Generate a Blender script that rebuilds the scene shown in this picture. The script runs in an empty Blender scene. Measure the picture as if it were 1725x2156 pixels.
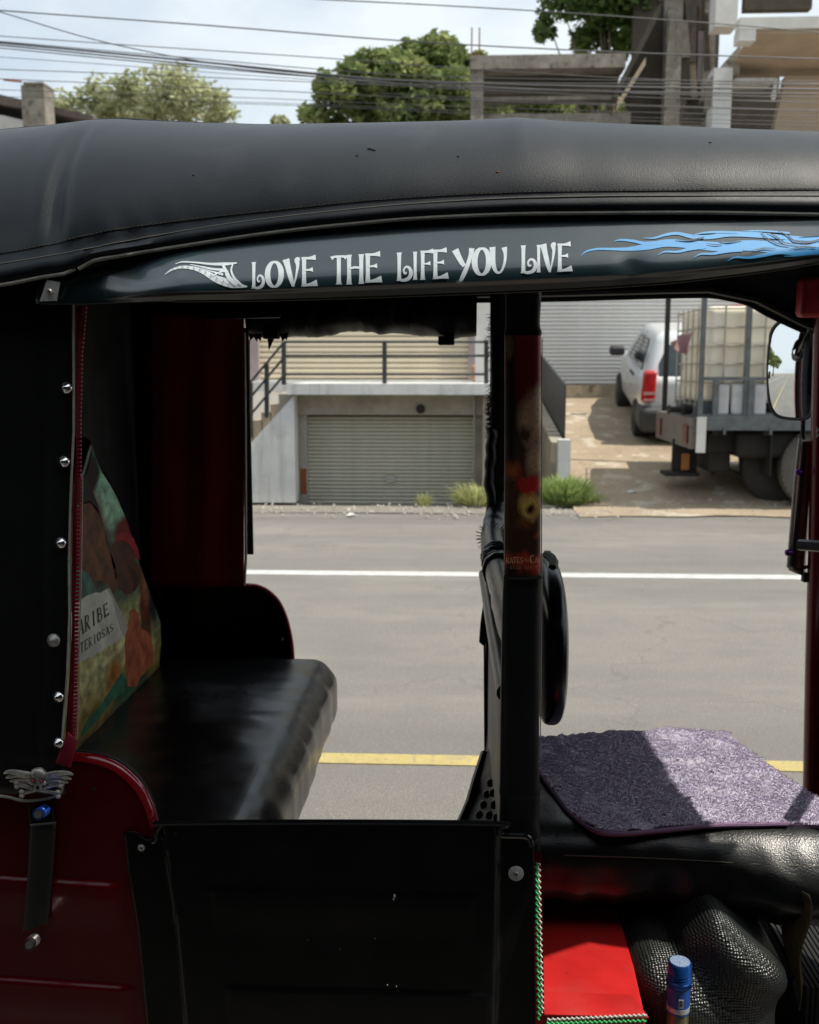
import bpy, bmesh, math, random
import numpy as np
from mathutils import Vector, Matrix, noise
from mathutils.geometry import tessellate_polygon
random.seed(7)
R = math.radians
S = bpy.context.scene
COL = S.collection

# ------------------------------------------------------------------ camera
H = 1.42; F = 2096.0; CX, CY = 862.5, 1078.0
PITCH = math.atan(303/2096); YAW = R(2.62)
cam = bpy.data.cameras.new('camera'); cam_o = bpy.data.objects.new('camera', cam); COL.objects.link(cam_o)
cam.sensor_fit = 'VERTICAL'; cam.sensor_height = 36; cam.sensor_width = 28.8; cam.lens = 36*F/2156
cam.clip_start = .05; cam.clip_end = 3000
cam_o.location = (0, 0, H); cam_o.rotation_euler = (math.pi/2-PITCH, 0, YAW)
cam.dof.use_dof = True; cam.dof.focus_distance = 1.5; cam.dof.aperture_fstop = 8.0
S.camera = cam_o
# ------------------------------------------------------------------ world, sun, exposure
SUN = Vector((.56, -.075, 1)).normalized()
w = bpy.data.worlds.new('World'); S.world = w; w.use_nodes = True
nt = w.node_tree; nt.nodes.clear()
out = nt.nodes.new('ShaderNodeOutputWorld'); bg = nt.nodes.new('ShaderNodeBackground'); bg.inputs[1].default_value = .13
sky = nt.nodes.new('ShaderNodeTexSky'); sky.sky_type = 'NISHITA'; sky.sun_disc = False
sky.sun_elevation = math.asin(SUN.z); sky.sun_rotation = math.atan2(SUN.x, SUN.y); sky.air_density = 1.2; sky.dust_density = 3; sky.altitude = 0
tc = nt.nodes.new('ShaderNodeTexCoord'); mp = nt.nodes.new('ShaderNodeMapping'); mp.inputs['Scale'].default_value = (1, 1, 2.2)
nz = nt.nodes.new('ShaderNodeTexNoise'); nz.inputs['Scale'].default_value = 2.6; nz.inputs['Detail'].default_value = 7; nz.inputs['Roughness'].default_value = .55
rp = nt.nodes.new('ShaderNodeValToRGB'); rp.color_ramp.elements[0].position = .38; rp.color_ramp.elements[1].position = .60
rp.color_ramp.elements[0].color = (.45, .45, .45, 1); rp.color_ramp.elements[1].color = (.93, .93, .93, 1)
mx = nt.nodes.new('ShaderNodeMix'); mx.data_type = 'RGBA'; mx.inputs[7].default_value = (5.7, 6.15, 6.4, 1)
nt.links.new(tc.outputs['Generated'], mp.inputs[0]); nt.links.new(mp.outputs[0], nz.inputs['Vector']); nt.links.new(nz.outputs['Fac'], rp.inputs[0])
nt.links.new(rp.outputs[0], mx.inputs[0]); nt.links.new(sky.outputs[0], mx.inputs[6]); nt.links.new(mx.outputs[2], bg.inputs[0]); nt.links.new(bg.outputs[0], out.inputs[0])
sl = bpy.data.lights.new('sun', 'SUN'); sl.energy = 4.0; sl.angle = R(.53); sl.color = (1, .94, .83)
so = bpy.data.objects.new('sun', sl); COL.objects.link(so); so.rotation_euler = SUN.to_track_quat('Z', 'Y').to_euler(); so.location = (6, -1, 12)
S.view_settings.view_transform = 'Standard'; S.view_settings.look = 'None'; S.view_settings.exposure = .36; S.view_settings.gamma = 1
S.render.engine = 'CYCLES'

# ------------------------------------------------------------------ pixel -> world on a chosen real plane
_f = Vector((-math.sin(YAW)*math.cos(PITCH), math.cos(YAW)*math.cos(PITCH), -math.sin(PITCH)))
_r = Vector((math.cos(YAW), math.sin(YAW), 0)); _u = _r.cross(_f)
EYE = Vector((0, 0, H))
def ray(u, v): return _f + _r*((u-CX)/F) - _u*((v-CY)/F)
def W(u, v, Y): d = ray(u, v); return EYE + d*(Y/d.y)
def G(u, v, z=0.): d = ray(u, v); return EYE + d*((z-H)/d.z)
def XP(u, v, X): d = ray(u, v); return EYE + d*(X/d.x)
def curve(pts, Y):
    q = sorted(((W(u, v, Y).x, W(u, v, Y).z) for u, v in pts)); xs = [a for a, b in q]; zs = [b for a, b in q]
    n = len(xs); sl_ = [(zs[i+1]-zs[i])/(xs[i+1]-xs[i]) for i in range(n-1)]
    m = [sl_[0]] + [0 if sl_[i-1]*sl_[i] <= 0 else 2*sl_[i-1]*sl_[i]/(sl_[i-1]+sl_[i]) for i in range(1, n-1)] + [sl_[-1]]
    def f(x):
        if x <= xs[0]: return zs[0]+m[0]*(x-xs[0])
        if x >= xs[-1]: return zs[-1]+m[-1]*(x-xs[-1])
        i = max(j for j in range(n-1) if xs[j] <= x); h = xs[i+1]-xs[i]; t = (x-xs[i])/h
        return (2*t**3-3*t*t+1)*zs[i]+(t**3-2*t*t+t)*h*m[i]+(-2*t**3+3*t*t)*zs[i+1]+(t**3-t*t)*h*m[i+1]
    return f
def sm(a, b, x):
    t = max(0., min(1., (x-a)/(b-a))); return t*t*(3-2*t)
def cat(pts, n=8):
    """catmull-rom through tuples of any length"""
    P = [np.array(p, float) for p in pts]; P = [2*P[0]-P[1]] + P + [2*P[-1]-P[-2]]; o = []
    for i in range(1, len(P)-2):
        for k in range(n):
            t = k/n
            o.append(.5*((2*P[i])+(-P[i-1]+P[i+1])*t+(2*P[i-1]-5*P[i]+4*P[i+1]-P[i+2])*t*t+(-P[i-1]+3*P[i]-3*P[i+1]+P[i+2])*t**3))
    o.append(P[-2]); return [tuple(p) for p in o]
def nse(x, y=0., z=0.): return noise.noise(Vector((x, y, z)))

# ------------------------------------------------------------------ materials
MATS = {}
def M(name, col, rough=.5, metal=0., var=.25, scale=6., bump=0., bscale=60., col2=None, coat=0., bdist=.002, spec=.5, spots=None, wave=None):
    if name in MATS: return MATS[name]
    m = bpy.data.materials.new(name); m.use_nodes = True; t = m.node_tree; b = t.nodes['Principled BSDF']
    N = t.nodes.new; L = t.links.new
    c = N('ShaderNodeTexCoord')
    n = N('ShaderNodeTexNoise'); n.inputs['Scale'].default_value = scale; n.inputs['Detail'].default_value = 6; n.inputs['Roughness'].default_value = .65
    L(c.outputs['Object'], n.inputs['Vector'])
    r = N('ShaderNodeMapRange'); r.inputs[1].default_value = .3; r.inputs[2].default_value = .7; L(n.outputs['Fac'], r.inputs[0])
    x = N('ShaderNodeMix'); x.data_type = 'RGBA'; L(r.outputs[0], x.inputs[0])
    c2 = col2 or tuple(max(0, v*(1-var)) for v in col); c1 = col if col2 else tuple(min(1, v*(1+var*.5)) for v in col)
    x.inputs[6].default_value = (*c2, 1); x.inputs[7].default_value = (*c1, 1)
    last = x.outputs[2]
    if spots:   # list of (scale, threshold lo, hi, colour, amount)
        for k, (sc, lo, hi, cc, am, *st) in enumerate(spots):
            n3 = N('ShaderNodeTexNoise'); n3.inputs['Scale'].default_value = sc; n3.inputs['Detail'].default_value = 4; n3.noise_dimensions = '4D'; n3.inputs['W'].default_value = k*3.7+1
            if st: mq = N('ShaderNodeMapping'); mq.inputs['Scale'].default_value = st[0]; L(c.outputs['Object'], mq.inputs[0]); L(mq.outputs[0], n3.inputs['Vector'])
            else: L(c.outputs['Object'], n3.inputs['Vector'])
            r3 = N('ShaderNodeMapRange'); r3.inputs[1].default_value = lo; r3.inputs[2].default_value = hi; r3.inputs[4].default_value = am; L(n3.outputs['Fac'], r3.inputs[0])
            y = N('ShaderNodeMix'); y.data_type = 'RGBA'; L(r3.outputs[0], y.inputs[0]); L(last, y.inputs[6]); y.inputs[7].default_value = (*cc, 1); last = y.outputs[2]
    L(last, b.inputs['Base Color'])
    rr = N('ShaderNodeMapRange'); rr.inputs[1].default_value = .3; rr.inputs[2].default_value = .7; rr.inputs[3].default_value = max(.02, rough*.85); rr.inputs[4].default_value = min(1, rough*1.15)
    L(n.outputs['Fac'], rr.inputs[0]); L(rr.outputs[0], b.inputs['Roughness'])
    b.inputs['Metallic'].default_value = metal; b.inputs['Specular IOR Level'].default_value = spec
    if coat: b.inputs['Coat Weight'].default_value = coat; b.inputs['Coat Roughness'].default_value = .06
    if bump or wave:
        bn = N('ShaderNodeBump'); bn.inputs['Distance'].default_value = bdist; bn.inputs['Strength'].default_value = bump or .6
        if wave:
            mpn = N('ShaderNodeMapping'); mpn.inputs['Scale'].default_value = wave; L(c.outputs['Object'], mpn.inputs[0])
            vo = N('ShaderNodeTexVoronoi'); vo.inputs['Scale'].default_value = 1; vo.inputs['Randomness'].default_value = .25; L(mpn.outputs[0], vo.inputs['Vector']); L(vo.outputs['Distance'], bn.inputs['Height'])
            bn.invert = True
        else:
            n2 = N('ShaderNodeTexNoise'); n2.inputs['Scale'].default_value = bscale; n2.inputs['Detail'].default_value = 5; L(c.outputs['Object'], n2.inputs['Vector']); L(n2.outputs['Fac'], bn.inputs['Height'])
        L(bn.outputs[0], b.inputs['Normal'])
    MATS[name] = m; return m
BLACK_VINYL = M('black_vinyl', (.011, .012, .0125), .42, spec=.4, bump=.35, bscale=700, bdist=.0008, var=.3, scale=5)
ROOF_VINYL = M('roof_vinyl', (.009, .0125, .0165), .44, bump=.34, bscale=650, bdist=.0012, var=.35, scale=4, spots=[(9, .6, .8, (.06, .065, .07), .35)], spec=.33)
SEAT_VINYL = M('seat_vinyl', (.004, .005, .006), .25, spec=.4, bump=.2, bscale=500, bdist=.0006, scale=5)
BLACK_PAINT = M('black_paint', (.0035, .004, .0045), .30, spec=.28, bump=.12, bscale=300, bdist=.0006, spots=[(50, .74, .76, (.10, .10, .10), .5), (12, .5, .75, (.016, .0155, .014), .5), (140, .62, .7, (.02, .019, .017), .4)])
MATT_BLACK = M('matt_black_lining', (.004, .004, .004), .85, bump=.2, bscale=200)
VISOR = M('visor_teal_plastic', (.010, .025, .031), .24, var=.2, bump=.08, bscale=30, bdist=.0015, spots=[(30, .72, .78, (.05, .06, .06), .4)], coat=.7, spec=.8)
PIPING = M('cream_piping', (.50, .47, .40), .55, var=.3, scale=30)
THREAD = M('thread', (.20, .17, .12), .8)
RED_PAINT = M('red_paint', (.12, .0015, .004), .25, var=.25, scale=5, coat=.15, spec=.3, bump=.05, bscale=25)
BRIGHT_RED = M('bright_red_paint', (.50, .018, .018), .34, var=.2, scale=9, coat=.5, bump=.1, bscale=60, spots=[(70, .68, .74, (.08, .01, .01), .7), (14, .5, .75, (.42, .06, .05), .4), (9, .55, .7, (.30, .012, .012), .5)])
MAROON = M('maroon_vinyl', (.42, .02, .026), .5, scale=3, bump=.15, bscale=25, bdist=.004)
CHROME = M('chrome', (.75, .75, .76), .12, metal=1, var=.15, scale=40)
RIMRED = M('rim_red_highlight', (.30, .006, .014), .2, var=.2, coat=1)  # brighter than the panel red: the rim's highlight is put into the colour
CAST = M('cast_metal', (.60, .57, .52), .40, metal=.6, var=.55, scale=120, bump=.6, bscale=220, bdist=.001)
STEEL = M('dull_steel', (.45, .45, .43), .4, metal=.7, var=.4, scale=80)
GREYPLATE = M('grey_bracket', (.6, .6, .56), .55, var=.3, scale=60)
TEXT = M('white_decal', (.55, .62, .66), .38, var=.12, scale=90, spots=[(120, .70, .72, (.08, .10, .11), .8)])
BLUE = M('blue_flame_decal', (.04, .28, .66), .24, col2=(.10, .36, .64), scale=12, spec=1, coat=.8)
ZIPRED = M('zip_tape', (.30, .006, .03), .7, bump=.4, bscale=900)
ZIPTOOTH = M('zip_tooth', (.40, .012, .045), .4)
RUBBER = M('rubber', (.012, .012, .012), .6, bump=.2, bscale=100)
FLEECE = M('violet_fleece', (.48, .44, .57), .95, var=.2, scale=25, bump=.3, bscale=300, bdist=.004)
FLEECE2 = M('violet_pile', (.68, .62, .75), .95, var=.2, scale=30)
BIND = M('mauve_binding', (.20, .12, .22), .8, bump=.4, bscale=500)
SACK = M('woven_black', (.012, .015, .014), .36, var=.3, wave=(210, 210, 230), bdist=.005, spec=.6)
GOLD = M('woven_gold', (.10, .07, .03), .4, var=.5, scale=150, wave=(330, 330, 300), bdist=.0015)
GREEN = M('green_trim', (.03, .45, .12), .6, bump=.4, bscale=600)
WHITE_T = M('white_trim', (.6, .58, .52), .6, bump=.4, bscale=600)
BLUECAP = M('blue_cap', (.015, .09, .38), .22, metal=.5, var=.2, scale=30)
BLUELAB = M('blue_label', (.012, .07, .33), .4)
SILVER = M('silver_print', (.55, .58, .62), .3, metal=.4, var=.3, scale=200)
BLUEMET = M('blue_anodised', (.03, .11, .55), .22, metal=.9)
GLASSY = M('bottle_glass', (.12, .11, .05), .05, coat=1)
GEM = M('red_gem', (.45, .01, .01), .1, coat=1)
OLIVE = M('camo_edge', (.10, .11, .05), .7, col2=(.02, .03, .015), scale=25)
ASPHALT = M('asphalt', (.190, .178, .161), .85, col2=(.162, .152, .138), scale=1.3, bump=.8, bscale=220, bdist=.006,
            spots=[(170, .53, .62, (.34, .32, .285), .85), (130, .58, .68, (.085, .08, .075), .7), (.8, .55, .75, (.145, .138, .128), .5), (16, .68, .75, (.26, .245, .21), .4), (1, .42, .62, (.135, .130, .124), .55, (.12, 1.4, 1)), (1, .5, .7, (.25, .235, .205), .5, (.5, 2.6, 1)), (5, .5, .62, (.14, .134, .126), .3, (.6, 1, 1)), (60, .55, .7, (.27, .255, .225), .45)])
LINEW = M('white_road_paint', (.50, .51, .50), .7, var=.2, scale=12, spots=[(45, .58, .66, (.26, .25, .23), .7), (9, .6, .7, (.33, .32, .30), .6)])
LINEY = M('yellow_road_paint', (.42, .34, .13), .7, var=.15, scale=20, spots=[(60, .54, .64, (.24, .21, .15), .75), (8, .55, .7, (.30, .26, .16), .7)])
SHOULDER = M('dusty_shoulder', (.26, .235, .20), .95, col2=(.19, .175, .15), scale=3, bump=.7, bscale=60, bdist=.01, spots=[(22, .62, .7, (.45, .42, .37), .6)])
RAMPM = M('worn_concrete_dirt', (.38, .305, .215), .95, col2=(.26, .20, .135), scale=1.7, bump=.9, bscale=30, bdist=.02, spots=[(3, .55, .62, (.50, .45, .36), .7), (7, .62, .7, (.13, .10, .07), .5), (14, .64, .7, (.6, .58, .52), .6)])
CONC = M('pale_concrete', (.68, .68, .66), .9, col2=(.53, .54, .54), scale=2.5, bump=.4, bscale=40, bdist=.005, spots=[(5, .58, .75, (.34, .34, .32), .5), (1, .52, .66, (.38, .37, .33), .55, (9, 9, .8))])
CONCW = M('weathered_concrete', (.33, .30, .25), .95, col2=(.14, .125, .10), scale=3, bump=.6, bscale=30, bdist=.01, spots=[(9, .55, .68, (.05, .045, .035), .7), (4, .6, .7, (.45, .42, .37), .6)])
CONCD = M('dark_concrete', (.09, .075, .055), .95, col2=(.035, .03, .022), scale=4, bump=.5, bscale=30, bdist=.01)  # dark concrete; also carries the shade under the roof slab in its colour
BEIGEW = M('beige_render_wall', (.42, .33, .24), .9, var=.2, scale=2, bump=.3, bscale=50)
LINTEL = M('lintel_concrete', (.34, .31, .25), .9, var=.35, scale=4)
SHUT1 = M('olive_shutter', (.48, .47, .38), .55, var=.15, scale=2, spots=[(6, .6, .75, (.27, .27, .22), .5)])
SHUT2 = M('beige_shutter', (.62, .54, .40), .55, var=.1, scale=2)
SHUT3 = M('grey_shutter', (.68, .67, .645), .6, var=.1, scale=1.5)
GROOVE = M('shutter_groove', (.13, .13, .11), .8)
_t = ASPHALT.node_tree; _b0 = _t.nodes['Principled BSDF']; _lk = _b0.inputs['Base Color'].links[0].from_socket; _N = _t.nodes.new; _L = _t.links.new
_c = _N('ShaderNodeTexCoord'); _v = _N('ShaderNodeTexVoronoi'); _v.feature = 'DISTANCE_TO_EDGE'; _v.inputs['Scale'].default_value = .55; _n = _N('ShaderNodeTexNoise'); _n.inputs['Scale'].default_value = 3.5; _n.inputs['Detail'].default_value = 6
_a = _N('ShaderNodeVectorMath'); _a.operation = 'MULTIPLY_ADD'; _a.inputs[1].default_value = (.7, .7, 0); _L(_c.outputs['Object'], _n.inputs['Vector']); _L(_n.outputs['Color'], _a.inputs[0]); _L(_c.outputs['Object'], _a.inputs[2]); _L(_a.outputs[0], _v.inputs['Vector'])
_m = _N('ShaderNodeMapRange'); _m.inputs[1].default_value = .0015; _m.inputs[2].default_value = .0045; _m.inputs[3].default_value = .22; _m.inputs[4].default_value = 0; _L(_v.outputs['Distance'], _m.inputs[0])
_x = _N('ShaderNodeMix'); _x.data_type = 'RGBA'; _x.inputs[7].default_value = (.06, .055, .05, 1); _L(_m.outputs[0], _x.inputs[0]); _L(_lk, _x.inputs[6]); _L(_x.outputs[2], _b0.inputs['Base Color'])
MAUVE = M('mauve_wall', (.30, .25, .25), .9, var=.15)
RAILP = M('railing_dark_paint', (.035, .04, .04), .5, var=.4)
WHITEWALL = M('whitewash', (.62, .61, .58), .9, var=.2, scale=2)
RUST = M('rust', (.25, .08, .03), .9, var=.4, scale=40)
CARW = M('white_car_paint', (.66, .68, .69), .3, var=.06, coat=.6)
CARD = M('dark_bumper', (.045, .047, .05), .55)
CARG = M('car_glass', (.02, .035, .04), .08, coat=.5)
LAMPR = M('red_lamp', (.50, .012, .015), .2, coat=.6)
LAMPW = M('pale_lamp_band', (.6, .35, .33), .25, coat=.6)
TYRE = M('tyre', (.03, .028, .026), .85, bump=.3, bscale=80)
TYREG = M('lit_tyre', (.11, .105, .095), .9, bump=.5, bscale=60, var=.3)  # paler copy of the tyre black: its lit side is put into the colour
HUBC = M('wheel_rim', (.20, .19, .17), .5, metal=.5)
TRGREY = M('truck_frame_paint', (.11, .12, .125), .6, var=.35, scale=12)
TRBOARD = M('tail_board', (.20, .17, .145), .8, var=.35, scale=14)
CHASS = M('chassis_black', (.012, .011, .010), .7, var=.5, scale=20)
TANK = M('milky_plastic_tank', (.85, .80, .68), .45, col2=(.78, .68, .50), scale=3)
TANKY = M('yellowed_plastic_tank', (.80, .74, .40), .45, col2=(.68, .60, .3), scale=3)
TANKW = M('white_grimy_tank', (.66, .65, .64), .5, col2=(.42, .42, .42), scale=7)
CAGE = M('galvanised_cage', (.38, .36, .30), .5, metal=.4)
RAG = M('pink_rag', (.30, .17, .17), .9, var=.25, scale=20)
WIREM = M('cable_black', (.05, .05, .055), .5, var=.2)
BARK = M('bark', (.16, .12, .085), .95, var=.4, scale=10, bump=.7, bscale=30, bdist=.02)
TILE = M('roof_sheet', (.12, .095, .08), .9, var=.4, scale=8)
PLASTIC_CL = M('tinted_deflector', (.20, .06, .045), .25, var=.4, scale=20, coat=.5)
mir = bpy.data.materials.new('mirror_glass'); mir.use_nodes = True; _b = mir.node_tree.nodes['Principled BSDF']; _b.inputs['Metallic'].default_value = 1; _b.inputs['Roughness'].default_value = .015; _b.inputs['Base Color'].default_value = (.82, .86, .88, 1)
def leafmat(name, c1, c2, c3, sc=.7):
    m = bpy.data.materials.new(name); m.use_nodes = True; t = m.node_tree; t.nodes.clear(); N = t.nodes.new; L = t.links.new
    o = N('ShaderNodeOutputMaterial'); d = N('ShaderNodeBsdfDiffuse'); tr = N('ShaderNodeBsdfTranslucent'); gl = N('ShaderNodeBsdfGlossy'); gl.inputs['Roughness'].default_value = .45
    mx1 = N('ShaderNodeMixShader'); mx1.inputs[0].default_value = .35; mx2 = N('ShaderNodeMixShader'); mx2.inputs[0].default_value = .05
    c = N('ShaderNodeTexCoord'); n = N('ShaderNodeTexNoise'); n.inputs['Scale'].default_value = sc; n.inputs['Detail'].default_value = 8; n.inputs['Roughness'].default_value = .75
    r = N('ShaderNodeValToRGB'); e = r.color_ramp.elements; e[0].position = .33; e[0].color = (*c1, 1); e[1].position = .68; e[1].color = (*c3, 1); k = r.color_ramp.elements.new(.5); k.color = (*c2, 1)
    L(c.outputs['Object'], n.inputs['Vector']); L(n.outputs['Fac'], r.inputs[0])
    for q in (d, tr, gl): L(r.outputs[0], q.inputs[0])
    L(d.outputs[0], mx1.inputs[1]); L(tr.outputs[0], mx1.inputs[2]); L(mx1.outputs[0], mx2.inputs[1]); L(gl.outputs[0], mx2.inputs[2]); L(mx2.outputs[0], o.inputs[0]); return m
LEAF_D = leafmat('leaves_dark', (.07, .11, .04), (.21, .26, .10), (.42, .44, .19), 1.8)
LEAF_P = leafmat('leaves_pale', (.30, .32, .18), (.42, .44, .26), (.52, .53, .34))
LEAF_N = leafmat('leaves_near', (.05, .09, .03), (.12, .18, .06), (.22, .29, .10), 1.5)
GRASS = leafmat('weed_green', (.18, .26, .08), (.30, .40, .14), (.46, .52, .25), 5)
GRASSD = leafmat('weed_dry', (.30, .33, .12), (.42, .44, .2), (.5, .5, .28), 5)

def print_mat(name, ramp, blobs, grain=40, rough=.3, wob=.12, nscale=3.2):
    """printed sheet: colour bands over uv.y plus soft blots, all flat print"""
    m = bpy.data.materials.new(name); m.use_nodes = True; t = m.node_tree; b = t.nodes['Principled BSDF']; N = t.nodes.new; L = t.links.new
    uv = N('ShaderNodeUVMap'); n = N('ShaderNodeTexNoise'); n.inputs['Scale'].default_value = nscale; n.inputs['Detail'].default_value = 6; L(uv.outputs[0], n.inputs['Vector'])
    sb = N('ShaderNodeVectorMath'); sb.operation = 'SUBTRACT'; L(n.outputs['Color'], sb.inputs[0]); sb.inputs[1].default_value = (.5, .5, .5)
    sc = N('ShaderNodeVectorMath'); sc.operation = 'SCALE'; L(sb.outputs[0], sc.inputs[0]); sc.inputs['Scale'].default_value = wob*2
    ad = N('ShaderNodeVectorMath'); ad.operation = 'ADD'; L(uv.outputs[0], ad.inputs[0]); L(sc.outputs[0], ad.inputs[1])
    sp = N('ShaderNodeSeparateXYZ'); L(ad.outputs[0], sp.inputs[0])
    r = N('ShaderNodeValToRGB'); e = r.color_ramp.elements
    e[0].position = ramp[0][0]; e[0].color = (*ramp[0][1], 1); e[1].position = ramp[-1][0]; e[1].color = (*ramp[-1][1], 1)
    for p, c in ramp[1:-1]: k = e.new(p); k.color = (*c, 1)
    L(sp.outputs['Y'], r.inputs[0]); last = r.outputs[0]
    for cx, cy, rx, ry, colr, soft in blobs:
        mpn = N('ShaderNodeMapping'); mpn.inputs['Location'].default_value = (-cx/rx, -cy/ry, 0); mpn.inputs['Scale'].default_value = (1/rx, 1/ry, 0); L(ad.outputs[0], mpn.inputs[0])
        ln = N('ShaderNodeVectorMath'); ln.operation = 'LENGTH'; L(mpn.outputs[0], ln.inputs[0])
        mr = N('ShaderNodeMapRange'); mr.inputs[1].default_value = 1+soft; mr.inputs[2].default_value = 1-soft; L(ln.outputs['Value'], mr.inputs[0])
        x = N('ShaderNodeMix'); x.data_type = 'RGBA'; L(mr.outputs[0], x.inputs[0]); L(last, x.inputs[6]); x.inputs[7].default_value = (*colr, 1); last = x.outputs[2]
    g = N('ShaderNodeTexNoise'); g.inputs['Scale'].default_value = grain; g.inputs['Detail'].default_value = 5; L(uv.outputs[0], g.inputs['Vector'])
    gm = N('ShaderNodeMapRange'); gm.inputs[1].default_value = .3; gm.inputs[2].default_value = .7; gm.inputs[3].default_value = .45; gm.inputs[4].default_value = 1.35; L(g.outputs['Fac'], gm.inputs[0])
    ml = N('ShaderNodeVectorMath'); ml.operation = 'SCALE'; L(last, ml.inputs[0]); L(gm.outputs[0], ml.inputs['Scale'])
    L(ml.outputs[0], b.inputs['Base Color']); b.inputs['Roughness'].default_value = rough; return m

# ------------------------------------------------------------------ mesh helpers
class MB:
    def __init__(s): s.v = []; s.f = []; s.uv = None
    def add(s, vs, fs):
        o = len(s.v); s.v += [Vector(p) for p in vs]; s.f += [tuple(i+o for i in f) for f in fs]; return s
    def grid(s, fn, nu, nv, close_u=False, close_v=False):
        vs = [fn(i/(nu if close_u else nu-1), j/(nv if close_v else nv-1)) for i in range(nu) for j in range(nv)]
        fs = []
        for i in range(nu if close_u else nu-1):
            for j in range(nv if close_v else nv-1):
                a = i*nv+j; b = i*nv+(j+1) % nv; c = ((i+1) % nu)*nv+(j+1) % nv; d = ((i+1) % nu)*nv+j; fs.append((a, b, c, d))
        return s.add(vs, fs)
    def box(s, x0, x1, y0, y1, z0, z1):
        return s.add([(x, y, z) for x in (x0, x1) for y in (y0, y1) for z in (z0, z1)], [(0, 1, 3, 2), (4, 6, 7, 5), (0, 4, 5, 1), (2, 3, 7, 6), (0, 2, 6, 4), (1, 5, 7, 3)])
    def hexa(s, p):   # p: 4 bottom, 4 top
        return s.add(p, [(3, 2, 1, 0), (4, 5, 6, 7), (0, 1, 5, 4), (1, 2, 6, 5), (2, 3, 7, 6), (3, 0, 4, 7)])
    def bar(s, a, b, wx, wy=None, up=(0, 0, 1)):
        a = Vector(a); b = Vector(b); d = (b-a).normalized(); up = Vector(up)
        if abs(d.dot(up)) > .95: up = Vector((0, 1, 0))
        x = d.cross(up).normalized()*wx/2; y = d.cross(x).normalized()*(wy or wx)/2
        return s.hexa([a-x-y, a+x-y, a+x+y, a-x+y, b-x-y, b+x-y, b+x+y, b-x+y])
    def tube(s, pts, r, n=8, caps=True):
        P = [Vector(p) for p in pts]; m = len(P); rr = r if isinstance(r, (list, tuple)) else [r]*m
        d0 = (P[1]-P[0]).normalized(); a = d0.orthogonal().normalized(); vs = []
        for i in range(m):
            d = (P[min(i+1, m-1)]-P[max(i-1, 0)]).normalized(); a = (a-d*a.dot(d)).normalized(); b = d.cross(a)
            for k in range(n): t = 2*math.pi*k/n; vs.append(P[i]+(a*math.cos(t)+b*math.sin(t))*rr[i])
        fs = [(i*n+k, i*n+(k+1) % n, (i+1)*n+(k+1) % n, (i+1)*n+k) for i in range(m-1) for k in range(n)]
        if caps: fs += [tuple(range(n))[::-1], tuple((m-1)*n+k for k in range(n))]
        return s.add(vs, fs)
    def lathe(s, c, axis, prof, n=16):   # prof: (r, h)
        c = Vector(c); ax = Vector(axis).normalized(); a = ax.orthogonal().normalized(); b = ax.cross(a); vs = []; m = len(prof)
        for r, h in prof:
            for k in range(n): t = 2*math.pi*k/n; vs.append(c+ax*h+(a*math.cos(t)+b*math.sin(t))*r)
        return s.add(vs, [(i*n+k, i*n+(k+1) % n, (i+1)*n+(k+1) % n, (i+1)*n+k) for i in range(m-1) for k in range(n)] + [tuple(range(n))[::-1], tuple((m-1)*n+k for k in range(n))])
    def ell(s, c, r, n=16, rot=None):
        c = Vector(c)
        def f(i, j):
            t = 2*math.pi*i; p = math.pi*(j*.998+.001); v = Vector((r[0]*math.cos(t)*math.sin(p), r[1]*math.sin(t)*math.sin(p), r[2]*math.cos(p)))
            return c+(rot @ v if rot else v)
        return s.grid(f, n, max(6, n//2), close_u=True)
    def rbox(s, x0, x1, y0, y1, z0, z1, r, n=10, disp=None):
        c = Vector(((x0+x1)/2, (y0+y1)/2, (z0+z1)/2)); h = Vector(((x1-x0)/2, (y1-y0)/2, (z1-z0)/2))
        seen = {}; fs = []
        def pt(p):
            q = Vector([max(-(h[i]-r), min(h[i]-r, p[i])) for i in range(3)]); d = p-q
            d = d.normalized()*r if d.length > 1e-9 else d
            o = c+q+d
            return disp(o, d.normalized() if d.length > 0 else Vector((0, 0, 1))) if disp else o
        vs = []
        def idx(p):
            k = (round(p.x, 5), round(p.y, 5), round(p.z, 5))
            if k not in seen: seen[k] = len(vs); vs.append(pt(p))
            return seen[k]
        def ticks(hh, n_):
            m = max(2, int(2*(hh-r)/max(1e-6, n_))); inner = [-(hh-r)+2*(hh-r)*i/m for i in range(m+1)]
            e = [hh-r+r*math.tan(a*math.pi/4/4) for a in range(1, 5)]
            return [-x for x in e[::-1]]+inner+e
        T = [ticks(h[i], n) for i in range(3)]
        for ax in range(3):
            b_, c_ = (ax+1) % 3, (ax+2) % 3
            for sg in (-1, 1):
                for i in range(len(T[b_])-1):
                    for j in range(len(T[c_])-1):
                        q = []
                        for a2, b2 in ((i, j), (i+1, j), (i+1, j+1), (i, j+1)):
                            p = Vector(); p[ax] = sg*h[ax]; p[b_] = T[b_][a2]; p[c_] = T[c_][b2]; q.append(idx(p))
                        fs.append(tuple(q) if sg > 0 else tuple(q[::-1]))
        return s.add(vs, fs)
    def poly(s, pts3, thick=None):
        tr = tessellate_polygon([[Vector(p) for p in pts3]]); n = len(pts3)
        if thick is None: return s.add(pts3, [tuple(t) for t in tr])
        t = Vector(thick); s.add([Vector(p) for p in pts3]+[Vector(p)+t for p in pts3], [tuple(q) for q in tr]+[tuple(i+n for i in q[::-1]) for q in tr]+[(i, (i+1) % n, n+(i+1) % n, n+i) for i in range(n)]); return s
WL = {}
def base(o): return WL.get(o.name, Vector((0, 0, 0)))
def props(o, label=None, cat_=None, group=None, kind=None):
    if label: o['label'] = label
    if cat_: o['category'] = cat_
    if group: o['group'] = group
    if kind: o['kind'] = kind
    return o
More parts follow.
